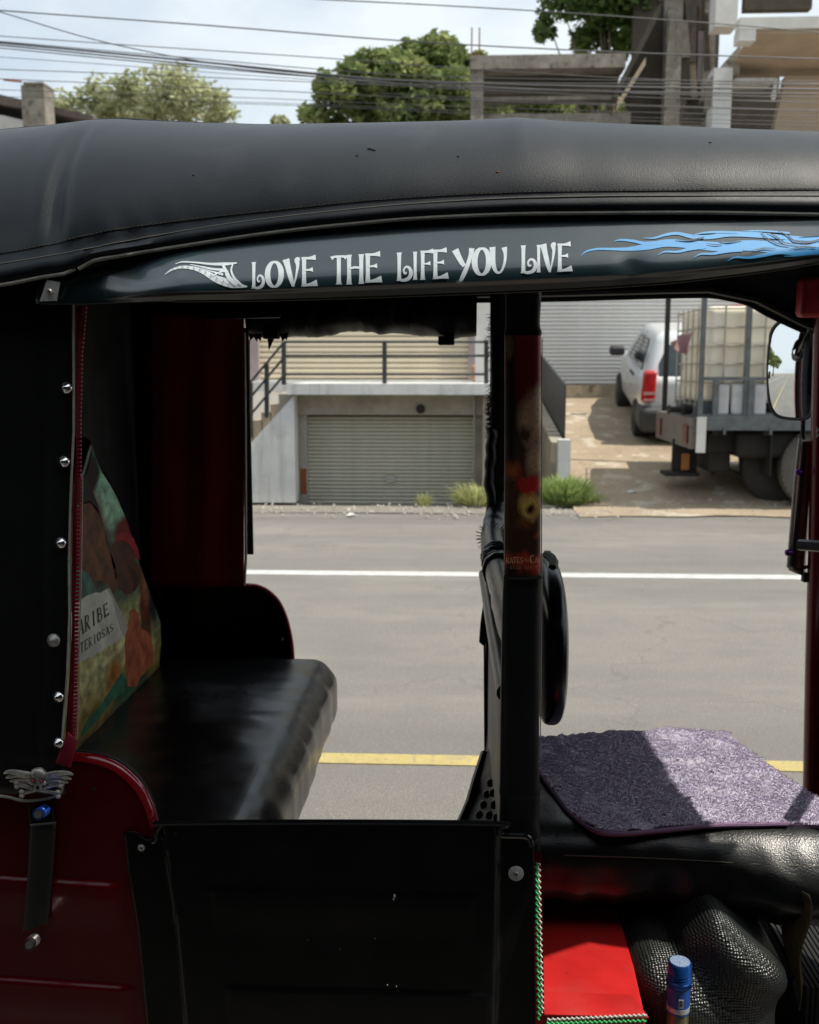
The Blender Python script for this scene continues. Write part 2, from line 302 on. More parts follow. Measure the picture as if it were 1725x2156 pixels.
def link(name, me, loc, parent=None):
    o = bpy.data.objects.new(name, me); COL.objects.link(o); WL[o.name] = Vector(loc)
    if parent: o.parent = parent; o.location = Vector(loc)-base(parent)
    else: o.location = loc
    return o
def obj(name, mb, mat, parent=None, smooth=True, label=None, cat=None, group=None, kind=None, solid=0, normals=True, auto=40, face=(0, -1, 0)):
    c = Vector((0, 0, 0)); n = len(mb.v)
    lo = Vector([min(v[i] for v in mb.v) for i in range(3)]); hi = Vector([max(v[i] for v in mb.v) for i in range(3)]); c = (lo+hi)/2
    if not parent and kind != 'structure': c.z = lo.z
    me = bpy.data.meshes.new(name); me.from_pydata([v-c for v in mb.v], [], mb.f); me.update()
    if normals:
        b = bmesh.new(); b.from_mesh(me); bmesh.ops.remove_doubles(b, verts=b.verts, dist=1e-5) if mb.uv is None else None
        bmesh.ops.recalc_face_normals(b, faces=b.faces)
        if solid:
            b.normal_update(); s_ = sum((f.normal*f.calc_area() for f in b.faces), Vector())
            if s_.dot(Vector(face)) < 0: bmesh.ops.reverse_faces(b, faces=b.faces)
        b.to_mesh(me); b.free()
    if mb.uv:
        l = me.uv_layers.new(name='UVMap'); vi = [0]*len(me.loops); me.loops.foreach_get('vertex_index', vi)
        for k, i in enumerate(vi): l.data[k].uv = mb.uv[i]
    me.materials.append(mat)
    if smooth:
        me.shade_smooth() if hasattr(me, 'shade_smooth') else None
        if auto and normals:
            b = bmesh.new(); b.from_mesh(me)
            for e in b.edges:
                if len(e.link_faces) == 2 and e.calc_face_angle(0) > R(auto): e.smooth = False
            b.to_mesh(me); b.free()
    o = link(name, me, c, parent)
    if solid:
        md = o.modifiers.new('thickness', 'SOLIDIFY'); md.thickness = solid; md.offset = -1
    return props(o, label, cat, group, kind)
def thing(name, loc, label, cat, group=None):
    o = bpy.data.objects.new(name, None); COL.objects.link(o); o.location = loc; WL[o.name] = Vector(loc); o.empty_display_size = .1
    return props(o, label, cat, group)
def dup_tree(o, delta):
    c = o.copy(); COL.objects.link(c); WL[c.name] = base(o)+Vector(delta); c.location = o.location+Vector(delta)
    def kids(a, b):
        for ch in list(a.children):
            d = ch.copy(); COL.objects.link(d); d.parent = b; WL[d.name] = base(ch)+Vector(delta); kids(ch, d)
    kids(o, c); return c
def B(x0, x1, y0, y1, z0, z1): return MB().box(x0, x1, y0, y1, z0, z1)

# ------------------------------------------------------------------ lettering (own stroke glyphs, y down 0..1, width in em)
def arc(cx, cy, rx, ry, a0, a1, w0, w1=None, n=9):
    w1 = w0 if w1 is None else w1
    return [(cx+rx*math.cos(R(a0+(a1-a0)*i/n)), cy+ry*math.sin(R(a0+(a1-a0)*i/n)), w0+(w1-w0)*i/n) for i in range(n+1)]
def stem(x, y0=0, y1=1, w=.13, x1=None, sf=.09):
    x1 = x if x1 is None else x1
    return [[(x+(x1-x)*t, y0+(y1-y0)*t, w*k) for t, k in ((0, 1.45), (.06, 1.1), (.25, .95), (.6, .9), (.92, 1.1), (1, 1.5))]]
GL = {
 'L': stem(.16)+[[(.14, .95, .08), (.45, .99, .10), (.78, .93, .13), (.93, .76, .13), (.84, .58, .10), (.62, .52, .07), (.46, .62, .06), (.52, .75, .07), (.66, .72, .05)]],
 'l': stem(.2)+[[(.14, .95, .07), (.55, .95, .10), (.9, .88, .12)]],
 'O': [[(.5+.40*math.cos(R(a)), .5+.46*math.sin(R(a)), .07+.11*abs(math.cos(R(a)))) for a in range(0, 361, 15)]],
 'V': [[(.08, 0, .22), (.18, .25, .17), (.36, .7, .14), (.5, 1, .08)], [(.5, 1, .05), (.66, .6, .06), (.74, .25, .10), (.70, .05, .16), (.86, .02, .10)]],
 'E': stem(.2)+[[(.12, .04, .08), (.5, .045, .08), (.86, .03, .17)], [(.2, .45, .06), (.5, .45, .06), (.70, .44, .15)], [(.12, .96, .08), (.5, .95, .09), (.95, .90, .20)]],
 'T': [[(.5, 0, .14), (.5, .3, .13), (.5, .7, .13), (.5, .95, .16), (.5, 1, .24)], [(.02, .10, .14), (.2, .05, .08), (.5, .045, .08), (.8, .05, .08), (.98, .10, .14)]],
 'H': stem(.16)+stem(.84)+[[(.16, .47, .06), (.5, .44, .07), (.84, .47, .06)]],
 'I': stem(.5, w=.14),
 'F': stem(.2)+[[(.12, .04, .08), (.5, .045, .08), (.92, .03, .17)], [(.2, .46, .06), (.5, .46, .06), (.72, .45, .15)]],
 'Y': [[(.06, .02, .20), (.18, .2, .17), (.36, .45, .14), (.52, .62, .11)], [(.9, .0, .16), (.84, .25, .12), (.68, .6, .12), (.5, .9, .13), (.30, 1.16, .10), (.14, 1.20, .13)]],
 'U': [[(.14, .02, .19), (.16, .3, .16), (.18, .6, .15), (.3, .86, .11), (.48, .96, .07), (.66, .88, .07), (.82, .62, .08), (.86, .3, .10), (.80, .05, .18)]],
 'A': [[(.5, 0, .08), (.66, .4, .12), (.82, .8, .14), (.9, 1, .2)], [(.5, .0, .06), (.34, .45, .06), (.2, .8, .06), (.12, 1, .14)], [(.28, .66, .05), (.72, .66, .05)]],
 'R': stem(.18)+[[(.12, .04, .06)]+arc(.42, .27, .34, .23, -90, 90, .07, .07)+[(.2, .5, .06)], [(.4, .5, .10), (.62, .75, .13), (.92, 1, .10)]],
 'B': stem(.18)+[[(.12, .03, .06)]+arc(.45, .25, .30, .21, -90, 90, .07, .07)+[(.2, .47, .06)], [(.2, .47, .06)]+arc(.48, .72, .36, .24, -90, 90, .07, .09)+[(.12, .97, .06)]],
 'S': [[(.82, .16, .12), (.6, .05, .07), (.34, .08, .08), (.2, .25, .12), (.36, .44, .13), (.64, .56, .13), (.80, .76, .12), (.62, .94, .08), (.36, .95, .07), (.14, .82, .12)]],
 'C': [[(.88, .18, .14), (.66, .05, .07), (.38, .09, .10), (.16, .32, .14), (.12, .6, .15), (.28, .87, .11), (.56, .97, .07), (.9, .84, .08)]],
 'D': stem(.18)+[[(.12, .04, .06), (.4, .04, .07), (.7, .18, .11), (.86, .5, .13), (.72, .82, .11), (.4, .96, .07), (.12, .96, .06)]],
 'M': stem(.12, w=.09)+stem(.88, w=.12)+[[(.12, .03, .12), (.32, .5, .12), (.5, .95, .06)], [(.5, .95, .05), (.68, .5, .05), (.88, .03, .07)]],
 'N': stem(.14, w=.09)+stem(.86, w=.09)+[[(.14, .03, .12), (.5, .5, .12), (.86, .97, .1)]],
 'P': stem(.18)+[[(.12, .04, .06)]+arc(.42, .29, .36, .25, -90, 90, .07, .07)+[(.2, .54, .06)]],
 "'": [[(.5, .0, .14), (.45, .2, .05)]],
 'o': [[(.5+.34*math.cos(R(a)), .62+.3*math.sin(R(a)), .08) for a in range(0, 361, 20)]],
 'f': [[(.75, .1, .1), (.5, .05, .08), (.4, .3, .1), (.4, 1, .1)], [(.15, .4, .06), (.7, .4, .06)]],
}
def ribbon(mb, pts, mp_, off, across=2, n=6, aspect=1.):
    """pts (x,y,w) in glyph space -> quads mapped by mp_(x,y,off)"""
    P = cat(pts, n) if len(pts) > 2 else [tuple(pts[0]), tuple(pts[1])]
    vs = []
    for i, p in enumerate(P):
        a = P[max(0, i-1)]; b = P[min(len(P)-1, i+1)]; dx = (b[0]-a[0])*aspect; dy = b[1]-a[1]; l = math.hypot(dx, dy) or 1
        nx, ny = -dy/l, dx/l; wv = max(.004, p[2])
        for k in range(across+1):
            t = (k/across-.5)*wv; vs.append(mp_(p[0]+nx*t/aspect, p[1]+ny*t, off))
    c = across+1
    mb.add(vs, [(i*c+k, i*c+k+1, (i+1)*c+k+1, (i+1)*c+k) for i in range(len(P)-1) for k in range(across)])
def glyph(mb, ch, mp_, aspect, off0=.0, step=.00012):
    for k, st in enumerate(GL[ch]): ribbon(mb, st, mp_, off0+k*step, aspect=aspect)

# ================================================================== SETTING
def sheet(name, mat, pts, kind='structure'):
    return obj(name, MB().poly(pts), mat, smooth=False, kind=kind)
sheet('ground', SHOULDER, [(-400, -300, -.12), (400, -300, -.12), (400, 500, -.12), (-400, 500, -.12)])
yw = G(1100, 1212).y; yy = G(1100, 1604).y; yedge = G(1000, 1082).y
rd = MB(); rd.grid(lambda i, j: Vector((-150+300*i, 1.1+(yedge-1.1)*j, .0)), 61, 12); obj('road', rd, ASPHALT, smooth=False, kind='structure')
def line_y(v, wv, mat, name, k):
    a = G(520, v-wv/2); b = G(520, v+wv/2); a2 = G(1690, v+k-wv/2); b2 = G(1690, v+k+wv/2); ya = (a.y+a2.y)/2; yb = (b.y+b2.y)/2
    mb = MB(); mb.box(-150, 150, yb, ya, .0, .004); obj(name, mb, mat, smooth=False, kind='structure')
line_y(1207, 9, LINEW, 'road_edge_line', 8); line_y(1600, 21, LINEY, 'road_centre_line', 10)
# raised pavement on which the rickshaw's near side stands
sheet('pavement', M('pavement_shade_dark', (.035, .033, .03), .9, scale=3, bump=.4, bscale=60), [(-60, -8, .004), (60, -8, .004), (60, 1.1, .004), (-60, 1.1, .004)])  # near-black colour stands in for shade on the pavement
CANY = .12
GY = G(700, 1059, 0).y   # face of the garage terrace
RZ = lambda y: max(.004, (.52+.136*(y-13.2))*sm(yedge-.1, yedge+1.7, y))
rm = MB()
def fr(i, j):
    x = 1.2+40*i; y = yedge-.15+(17.2-yedge)*j+(.16*nse(x*1.3)+.08*nse(x*5) if j == 0 else 0)
    return Vector((x, y, RZ(y)+.012*nse(x*1.7, y*1.7)+.006))
rm.grid(fr, 120, 40); obj('ramp_ground', rm, RAMPM, kind='structure')
sm2 = MB(); sm2.grid(lambda i, j: Vector((-60+100*i, yedge-.02+(GY+.6-yedge)*j, .006+.008*nse(i*70, j*9)-.07*sm(GY-.3, GY+.35, yedge+(GY+.6-yedge)*j))), 160, 8); obj('road_verge', sm2, SHOULDER, kind='structure')

gr_ = random.Random(31); mb = MB()
for i in range(1500):
    x = gr_.uniform(-7, 8); y = yedge+gr_.gauss(.12, .22)+(.5*gr_.random() if x > 1.5 else 0); s = gr_.uniform(.006, .022)*(1 if gr_.random() < .9 else 1.8)
    if y < yedge-.5: continue
    z = max(.008, RZ(y) if x > 1.3 else .01); a = gr_.uniform(0, 3); c_, s_ = math.cos(a)*s, math.sin(a)*s
    k0 = len(mb.v); mb.v += [Vector((x+c_, y+s_, z)), Vector((x-s_, y+c_, z)), Vector((x-c_, y-s_, z)), Vector((x+s_, y-c_, z)), Vector((x, y, z+s*.9))]; mb.f += [(k0, k0+1, k0+4), (k0+1, k0+2, k0+4), (k0+2, k0+3, k0+4), (k0+3, k0, k0+4)]
props(obj('gravel', mb, M('grit', (.40, .37, .32), .9, var=.5, scale=3), smooth=False, normals=False), 'loose grit and small stones along the far road edge', 'gravel', kind='stuff')
for k_, (u, v, lb_) in enumerate(((1100, 1068, 'white scrap of paper on the verge in front of the garage, left'), (1155, 1040, 'pale scrap of litter beside the large weed clump'), (1330, 1052, 'white scrap of litter near the rear of the truck'), (740, 1082, 'white scrap of litter at the road edge before the garage shutter'))):
    p_ = G(u, v, .03); p_.z = max(.01, RZ(p_.y) if p_.x > 1.3 else .01)+.004
    props(obj('litter', MB().poly([p_+Vector((-.05, -.02, 0)), p_+Vector((.04, -.03, .012)), p_+Vector((.055, .03, .0)), p_+Vector((-.02, .04, .02))], (0, 0, .003)), M('white_paper', (.7, .7, .68), .8), smooth=False), lb_, 'litter', 'scraps of litter')
# ------------------------------------------------------------------ slatted roller shutter
def shutter(parent, x0, x1, y, z0, z1, n, mat, name='slat', dep=.8):
    h = (z1-z0)/n; mb = MB()
    pr = [(0, 0), (-.34*h*dep, .14*h), (-.46*h*dep, .42*h), (-.34*h*dep, .72*h), (0, .88*h), (.02, .88*h), (.02, 0)]
    vs = [(x, y+p[0], z0+p[1]) for x in (x0, x1) for p in pr]; k = len(pr)
    mb.add(vs, [tuple(range(k))[::-1], tuple(range(k, 2*k))]+[(i, (i+1) % k, k+(i+1) % k, k+i) for i in range(k)])
    o = obj(name, mb, mat, parent, smooth=False); l0 = o.location.copy(); w0 = base(o)
    for i in range(1, n):
        c = link(name, o.data, w0+Vector((0, 0, h*i)), parent); c.location = l0+Vector((0, 0, h*i))

# ------------------------------------------------------------------ garage terrace building
def X_(u, Y, v=900): return W(u, v, Y).x
def Z_(v, Y, u=960): return W(u, v, Y).z
t = thing('garage_terrace', (X_(800, GY), GY, 0), 'low concrete garage under a terrace, roller shutter down, facing the road', 'garage')
zt_, zf_ = Z_(808, GY-.05), Z_(831, GY-.05)
xl, xr = X_(620, GY), X_(1024, GY)
obj('landing', MB().box(X_(430, GY), xl-.06, GY+1.25, GY+4.5, zf_, zt_), CONC, t, smooth=False)
slab = MB().box(xl-.058, xr+.25, GY-.08, GY+4.5, zf_, zt_); obj('terrace_slab', slab, CONC, t, smooth=False)
# left wall with slope top (stair stringer)
p0 = W(619, 833, GY); p1 = W(522, 940, GY); p2 = W(440, 1030, GY)
wall = MB().poly([(p0.x, GY, 0), (p0.x, GY, p0.z), (p1.x, GY, p1.z), (p2.x, GY, p2.z), (p2.x-.4, GY, 0)], (0, .22, 0)); obj('stair_wall', wall, CONC, t, smooth=False)
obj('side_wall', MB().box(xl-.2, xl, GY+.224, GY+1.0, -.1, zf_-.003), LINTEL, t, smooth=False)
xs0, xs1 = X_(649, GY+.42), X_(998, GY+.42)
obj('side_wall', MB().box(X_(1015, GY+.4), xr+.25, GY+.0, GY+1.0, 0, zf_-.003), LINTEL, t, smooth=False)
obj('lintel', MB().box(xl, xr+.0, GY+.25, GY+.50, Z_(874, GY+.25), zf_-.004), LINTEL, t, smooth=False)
obj('jamb', MB().box(xs0-.09, xs0, GY+.34, GY+.45, -.08, Z_(874, GY+.25)-.002), STEEL, t, smooth=False)
obj('jamb', MB().box(xs1, xs1+.10, GY+.34, GY+.45, -.08, Z_(874, GY+.25)-.002), LINTEL, t, smooth=False)
obj('rust_patch', MB().box(xs0-.08, xs0-.012, GY+.332, GY+.337, Z_(1042, GY+.33), Z_(988, GY+.33)), RUST, t, smooth=False)
obj('back_board', MB().box(xl, xr, GY+.47, GY+.53, -.08, Z_(874, GY+.25)-.004), GROOVE, t, smooth=False)
sg = obj('shutter', B(xs0, xs1, GY+.445, GY+.465, -.07, Z_(876, GY+.42)), GROOVE, t, smooth=False)
shutter(sg, xs0, xs1, GY+.42, -.065, Z_(876, GY+.42), 23, SHUT1)
obj('lock_box', MB().box((xs0+xs1)/2-.05, (xs0+xs1)/2+.05, GY+.385, GY+.41, .18, .26), STEEL, t, smooth=False)
obj('conduit', MB().tube([(xr-.12, GY+.24, .0), (xr-.12, GY+.24, zf_-.01)], .012, 6), STEEL, t)
obj('wall_fitting', MB().lathe(W(886, 861, GY+.25), (0, -1, 0), [(.05, 0), (.05, .04), (.02, .06)], 10), CHASS, t)
# stairs behind sloped wall
st = MB()
for i in range(11):
    a = W(612-19*i, 834+17*i, GY+.3); st.box(a.x-.11, a.x-.001, GY+.23, GY+1.2, 0, a.z)
obj('stairs', st, BEIGEW, t, smooth=False)
# upper shop behind terrace
UY = GY+1.9
t = thing('terrace_shop', (X_(770, UY), UY, zt_), 'beige shuttered shop front standing back on the garage terrace', 'shop')
ux0, ux1 = X_(551, UY), X_(985, UY); uz0, uz1 = zt_+.005, zt_+2.6
obj('wall', MB().box(ux0-2.2, ux0, UY-.1, UY+.3, uz0, uz1), MAUVE, t, smooth=False)
obj('step', MB().box(ux0, ux1, UY-.25, UY+.1, uz0, Z_(800, UY-.2)), WHITEWALL, t, smooth=False)
sg = obj('shutter', B(ux0, ux1, UY+.02, UY+.05, uz0, uz1), GROOVE, t, smooth=False)
shutter(sg, ux0, ux1, UY, uz0+.03, uz1, 40, SHUT2, dep=.5)
obj('door_frame', MB().box(ux1, ux1+.18, UY-.06, UY+.2, uz0, uz1), MAUVE, t, smooth=False)
obj('pilaster', MB().box(X_(1000, GY+.8), X_(1034, GY+.8), GY+.8, GY+1.1, zt_+.004, uz1), WHITEWALL, t, smooth=False)
obj('clutter', MB().rbox(X_(990, UY-.4), X_(1012, UY-.4), UY-.6, UY-.3, uz0, uz0+.19, .03, .1), M('orange_brick', (.45, .25, .14), .9), t)
# railing on terrace
t = thing('terrace_railing', (X_(810, GY+.05), GY+.05, zt_), 'dark metal railing with three rails on the garage terrace', 'railing')
RYp = GY+.05
def post(u, v0, v1, Y=RYp, r=.022): return MB().bar(W(u, v1, Y), W(u, v0, Y), r*2)
for u, v0, v1 in ((598, 720, 810), (810, 718, 810), (1024, 716, 822)): obj('post', post(u, v0, v1), RAILP, t)
obj('post', post(562, 766, 878, GY+.23), RAILP, t); obj('post', post(528, 806, 920, GY+.23), RAILP, t)
for v in (720, 749, 788): obj('rail', MB().tube([W(598, v, RYp), W(1024, v, RYp)], .014, 6), RAILP, t)
for v in (721, 753, 790):
    obj('rail', MB().tube([W(598, v, RYp), W(524, v+88, GY+.23), W(430, v+200, GY+.23)], .014, 6), RAILP, t)

# ------------------------------------------------------------------ grey shutter building up the ramp
BY = 16.6
t = thing('grey_shutter_shop', (X_(1300, BY), BY, .9), 'shop front with a wide grey roller shutter at the top of the ramp', 'shop')
bz0 = Z_(810, BY); bx0, bx1 = X_(1085, BY), X_(1560, BY); bz1 = bz0+3.3
obj('plinth', MB().box(bx0-.5, bx1+4, BY-.35, BY+.2, RZ(BY)-.3, bz0), M('cream_plinth', (.45, .38, .27), .9, var=.4, scale=5, spots=[(6, .6, .65, (.16, .12, .08), .8)]), t, smooth=False)
sg = obj('shutter', B(bx0, bx1, BY+.03, BY+.06, bz0, bz1), GROOVE, t, smooth=False)
shutter(sg, bx0, bx1, BY, bz0+.01, bz1, 52, SHUT3, dep=.55)
obj('added_shade_slab', MB().box(bx0-3, bx1+.5, BY-.32, BY-.08, bz1-.10, bz1+.05), CONCW, t, smooth=False)  # hidden slab added to keep the sun off the whole shutter
obj('wall', MB().box(bx0-2.4, bx0, BY-.05, BY+.4, 0, bz1+.4), MAUVE, t, smooth=False)
obj('wall', MB().box(bx1, bx1+6, BY-.05, BY+.4, 0, bz1+.4), WHITEWALL, t, smooth=False)
obj('lintel', MB().box(bx0, bx1, BY-.07, BY+.4, bz1, bz1+.4), CONCW, t, smooth=False)

# ramp side railing (dark sheet) with concrete kerb wall
t = thing('ramp_fence', (X_(1170, 11.3), 11.3, 0), 'dark corrugated fence on a concrete kerb beside the ramp', 'fence')
fx = X_(1179, 11.6)
def fy(v, u=1177): return XP(u, v, fx)
def fzt(y): return Z_(811, 11.6)+.04*(y-11.6)+0*y
pts = [Vector((fx, 11.2, RZ(11.2)+.12)), Vector((fx, 14.6, RZ(14.6)+.12)), Vector((fx, 14.6, 1.62)), Vector((fx, 11.2, 1.24))]
for i in range(14):
    a = i/14; b = (i+.9)/14
    q = [pts[0].lerp(pts[1], a), pts[0].lerp(pts[1], b), pts[3].lerp(pts[2], b), pts[3].lerp(pts[2], a)]
    obj('panel', MB().poly(q, (.02+.008*(i % 2), 0, 0)), RAILP, t, smooth=False)
obj('kerb_wall', MB().hexa([Vector((fx-.16, 10.9, 0)), Vector((fx-.02, 10.9, 0)), Vector((fx-.02, 15, 0)), Vector((fx-.16, 15, 0)),
                        Vector((fx-.16, 10.9, .62)), Vector((fx-.02, 10.9, .62)), Vector((fx-.02, 15, 1.1)), Vector((fx-.16, 15, 1.1))]), LINTEL, t, smooth=False)
obj('end_post', MB().box(fx-.10, fx+.03, 10.72, 10.88, 0, .66), CONC, t, smooth=False)
props(obj('plastic_bag', MB().ell((fx-.2, 10.6, .10), (.07, .07, .1), 10), M('blue_plastic', (.02, .12, .5), .4)), 'small blue plastic bag lying by the fence end post', 'bag')

# ------------------------------------------------------------------ unfinished concrete building upper right
t = thing('unfinished_building', (5, 19, 0), 'weathered unfinished concrete building with open frames above the shops', 'building')
UB = 17.4
def bx(name, u0, u1, v0, v1, Y, d, mat): return obj(name, MB().box(X_(u0, Y, 200), X_(u1, Y, 200), Y, Y+d, Z_(v1, Y), Z_(v0, Y)), mat, t, smooth=False)
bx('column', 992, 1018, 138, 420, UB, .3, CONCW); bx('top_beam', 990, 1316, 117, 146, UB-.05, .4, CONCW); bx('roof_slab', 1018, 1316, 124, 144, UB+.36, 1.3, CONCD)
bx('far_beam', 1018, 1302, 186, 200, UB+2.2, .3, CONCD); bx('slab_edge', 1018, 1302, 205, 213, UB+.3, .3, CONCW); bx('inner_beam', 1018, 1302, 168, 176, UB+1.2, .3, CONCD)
bx('low_wall', 1018, 1330, 241, 420, UB+.2, .3, CONCW)
for u in (993, 1009): obj('rebar', MB().tube([W(u, 140, UB+.1), W(u+1, 58, UB+.1)], .012, 5), RUST, t)
for u0, u1, v0, v1, dy, m in ((1400, 1432, -60, 420, .1, CONCW), (1447, 1470, 60, 300, .5, CONCW), (1478, 1502, -60, 420, .2, CONCW), (1350, 1372, 150, 420, .7, CONCW), (1378, 1392, 165, 420, 1.0, BEIGEW)): bx('column', u0, u1, v0, v1, UB+dy, .3, m)
# raking dark stair slab
def rake(name, a, b, th, Y, d, mat):
    A = W(*a, Y); Bq = W(*b, Y); dn = Vector((0, 0, -th)); return obj(name, MB().hexa([A+dn, Bq+dn, Bq+dn+Vector((0, d, 0)), A+dn+Vector((0, d, 0)), A, Bq, Bq+Vector((0, d, 0)), A+Vector((0, d, 0))]), mat, t, smooth=False)
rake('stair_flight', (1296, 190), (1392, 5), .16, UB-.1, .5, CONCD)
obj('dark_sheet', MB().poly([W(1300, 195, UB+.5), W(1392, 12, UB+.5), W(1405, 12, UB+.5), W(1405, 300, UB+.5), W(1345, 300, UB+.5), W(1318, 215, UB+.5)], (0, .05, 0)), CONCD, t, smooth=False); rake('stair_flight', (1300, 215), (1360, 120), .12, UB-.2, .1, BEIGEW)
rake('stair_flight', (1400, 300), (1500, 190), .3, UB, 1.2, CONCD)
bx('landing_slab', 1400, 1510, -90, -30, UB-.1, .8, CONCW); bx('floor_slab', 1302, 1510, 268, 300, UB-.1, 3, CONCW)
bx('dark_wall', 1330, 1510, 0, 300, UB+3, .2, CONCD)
random.seed(3)
for i in range(16):   # torn roofing sheets and hanging strips between the columns
    u = 1385+random.random()*110; v0 = random.uniform(-20, 80); v1 = v0+random.uniform(60, 170); w_ = random.uniform(5, 14)
    A = [W(u, v0, UB+.05+i*.03), W(u+w_, v0, UB+.05+i*.03), W(u+w_+random.uniform(-9, 9), v1, UB+.1+i*.03), W(u+random.uniform(-9, 4), v1, UB+.1+i*.03)]
    obj('hanging_strip', MB().poly(A, (0, .03, 0)), random.choice([CONCW, BEIGEW, TILE, MAUVE, CONCD]), t, smooth=False)
# right part: white column and canopy block
bx('column', 1500, 1546, -80, 64, UB-.6, .4, WHITEWALL); bx('column', 1502, 1541, 150, 420, UB-.6, .4, CONC)
rake('bracket', (1500, 160), (1560, 92), .45, UB-.55, .5, CONCW)
CY0 = UB-1.6
cn = [W(1553, 50, CY0), W(1725, 46, CY0)]
bx('canopy_edge', 1551, 1950, 46, 70, CY0, .25, WHITEWALL); bx('canopy_block', 1551, 1586, 70, 94, CY0+.01, .3, WHITEWALL)
a, b, c, d = W(1586, 70, CY0+.05), W(1950, 70, CY0+.05), W(1950, 162, CY0+1.6), W(1524, 162, CY0+1.6)
obj('canopy_soffit', MB().poly([a, b, c, d], (0, 0, .05)), BEIGEW, t, smooth=False)
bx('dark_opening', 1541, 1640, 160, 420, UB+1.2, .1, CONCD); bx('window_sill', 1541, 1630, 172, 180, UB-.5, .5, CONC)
a, b, c, d = W(1655, 160, UB-.4), W(1950, 160, UB-.4), W(1950, 420, UB-.4), W(1598, 420, UB-.4)
obj('raking_wall', MB().poly([a, b, c, d], (0, .2, 0)), BEIGEW, t, smooth=False)
obj('bulb', MB().ell(W(1629, 201, UB-.6), (.045, .045, .08), 10), WHITEWALL, t); obj('bulb_holder', MB().tube([W(1631, 193, UB-.6), W(1634, 165, UB-.6)], .03, 6), CONC, t)
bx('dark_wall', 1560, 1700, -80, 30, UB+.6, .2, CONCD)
obj('body_wall', MB().box(X_(985, UB+3.2, 200), 14, UB+3.2, UB+9, 0, Z_(305, UB+3)), CONCW, t, smooth=False)
obj('body_floor', MB().box(X_(985, UB, 200), 14, UB, UB+3.2, Z_(330, UB), Z_(300, UB)), CONCW, t, smooth=False)

# ------------------------------------------------------------------ left house with sloping roof
LY = 21
t = thing('left_house', (X_(0, LY), LY, 0), 'white house with a dark sloping roof behind the roof of the rickshaw', 'house')
A = W(-260, 140, LY); Bp = W(196, 243, LY); zz = Vector((0, 0, .3))
obj('roof', MB().hexa([A-zz, Bp-zz*.35, Bp-zz*.35+Vector((0, 5, .3)), A-zz+Vector((0, 5, .3)), A, Bp, Bp+Vector((0, 5, .3)), A+Vector((0, 5, .3))]), TILE, t, smooth=False)
obj('wall', MB().poly([(A.x, LY+.2, 0), (Bp.x-.6, LY+.2, 0), (Bp.x-.6, LY+.2, Bp.z-.25), (A.x, LY+.2, A.z-.35)], (0, 4, 0)), WHITEWALL, t, smooth=False)
obj('chimney', MB().box(X_(45, LY-.6, 200), X_(93, LY-.6, 200), LY-.6, LY-.1, 0, Z_(167, LY-.6)), CONCW, t, smooth=False)
obj('chimney_cap', MB().box(X_(50, LY-.65, 200), X_(92, LY-.65, 200), LY-.65, LY-.05, Z_(167, LY-.6)+.002, Z_(162, LY-.6)), CONCW, t, smooth=False)
obj('aerial', MB().tube([W(8, 168, LY-.5), W(46, 172, LY-.5)], .02, 5), RUST, t)

# ------------------------------------------------------------------ unseen shop added behind the camera: its canopy and dark front shade the near flank
t = thing('added_shade_shop', (0, -3.2, 0), 'dark shop front with a deep canopy, added unseen behind the camera to shade the near side', 'shop')
NEARW = M('added_shade_front', (.035, .03, .027), .8, var=.4, scale=3)
obj('front_wall', MB().box(-14, 14, -3.4, -3.2, 0, 3.6), NEARW, t, smooth=False)
obj('canopy', MB().box(-14, 14, -3.2, CANY, 2.9, 3.0), NEARW, t, smooth=False)
obj('canopy_valance', MB().box(-14, 14, CANY, CANY+.03, 2.72, 3.04), NEARW, t, smooth=False)
for x in (-6, -2.4, 2.6, 6): obj('canopy_post', MB().bar((x, CANY-.1, 0), (x, CANY-.1, 2.9), .08), NEARW, t)
for x in (-4.5, 0, 4.5): obj('shop_door', MB().box(x-1.6, x+1.6, -3.21, -3.18, 0, 2.5), CHASS, t, smooth=False)
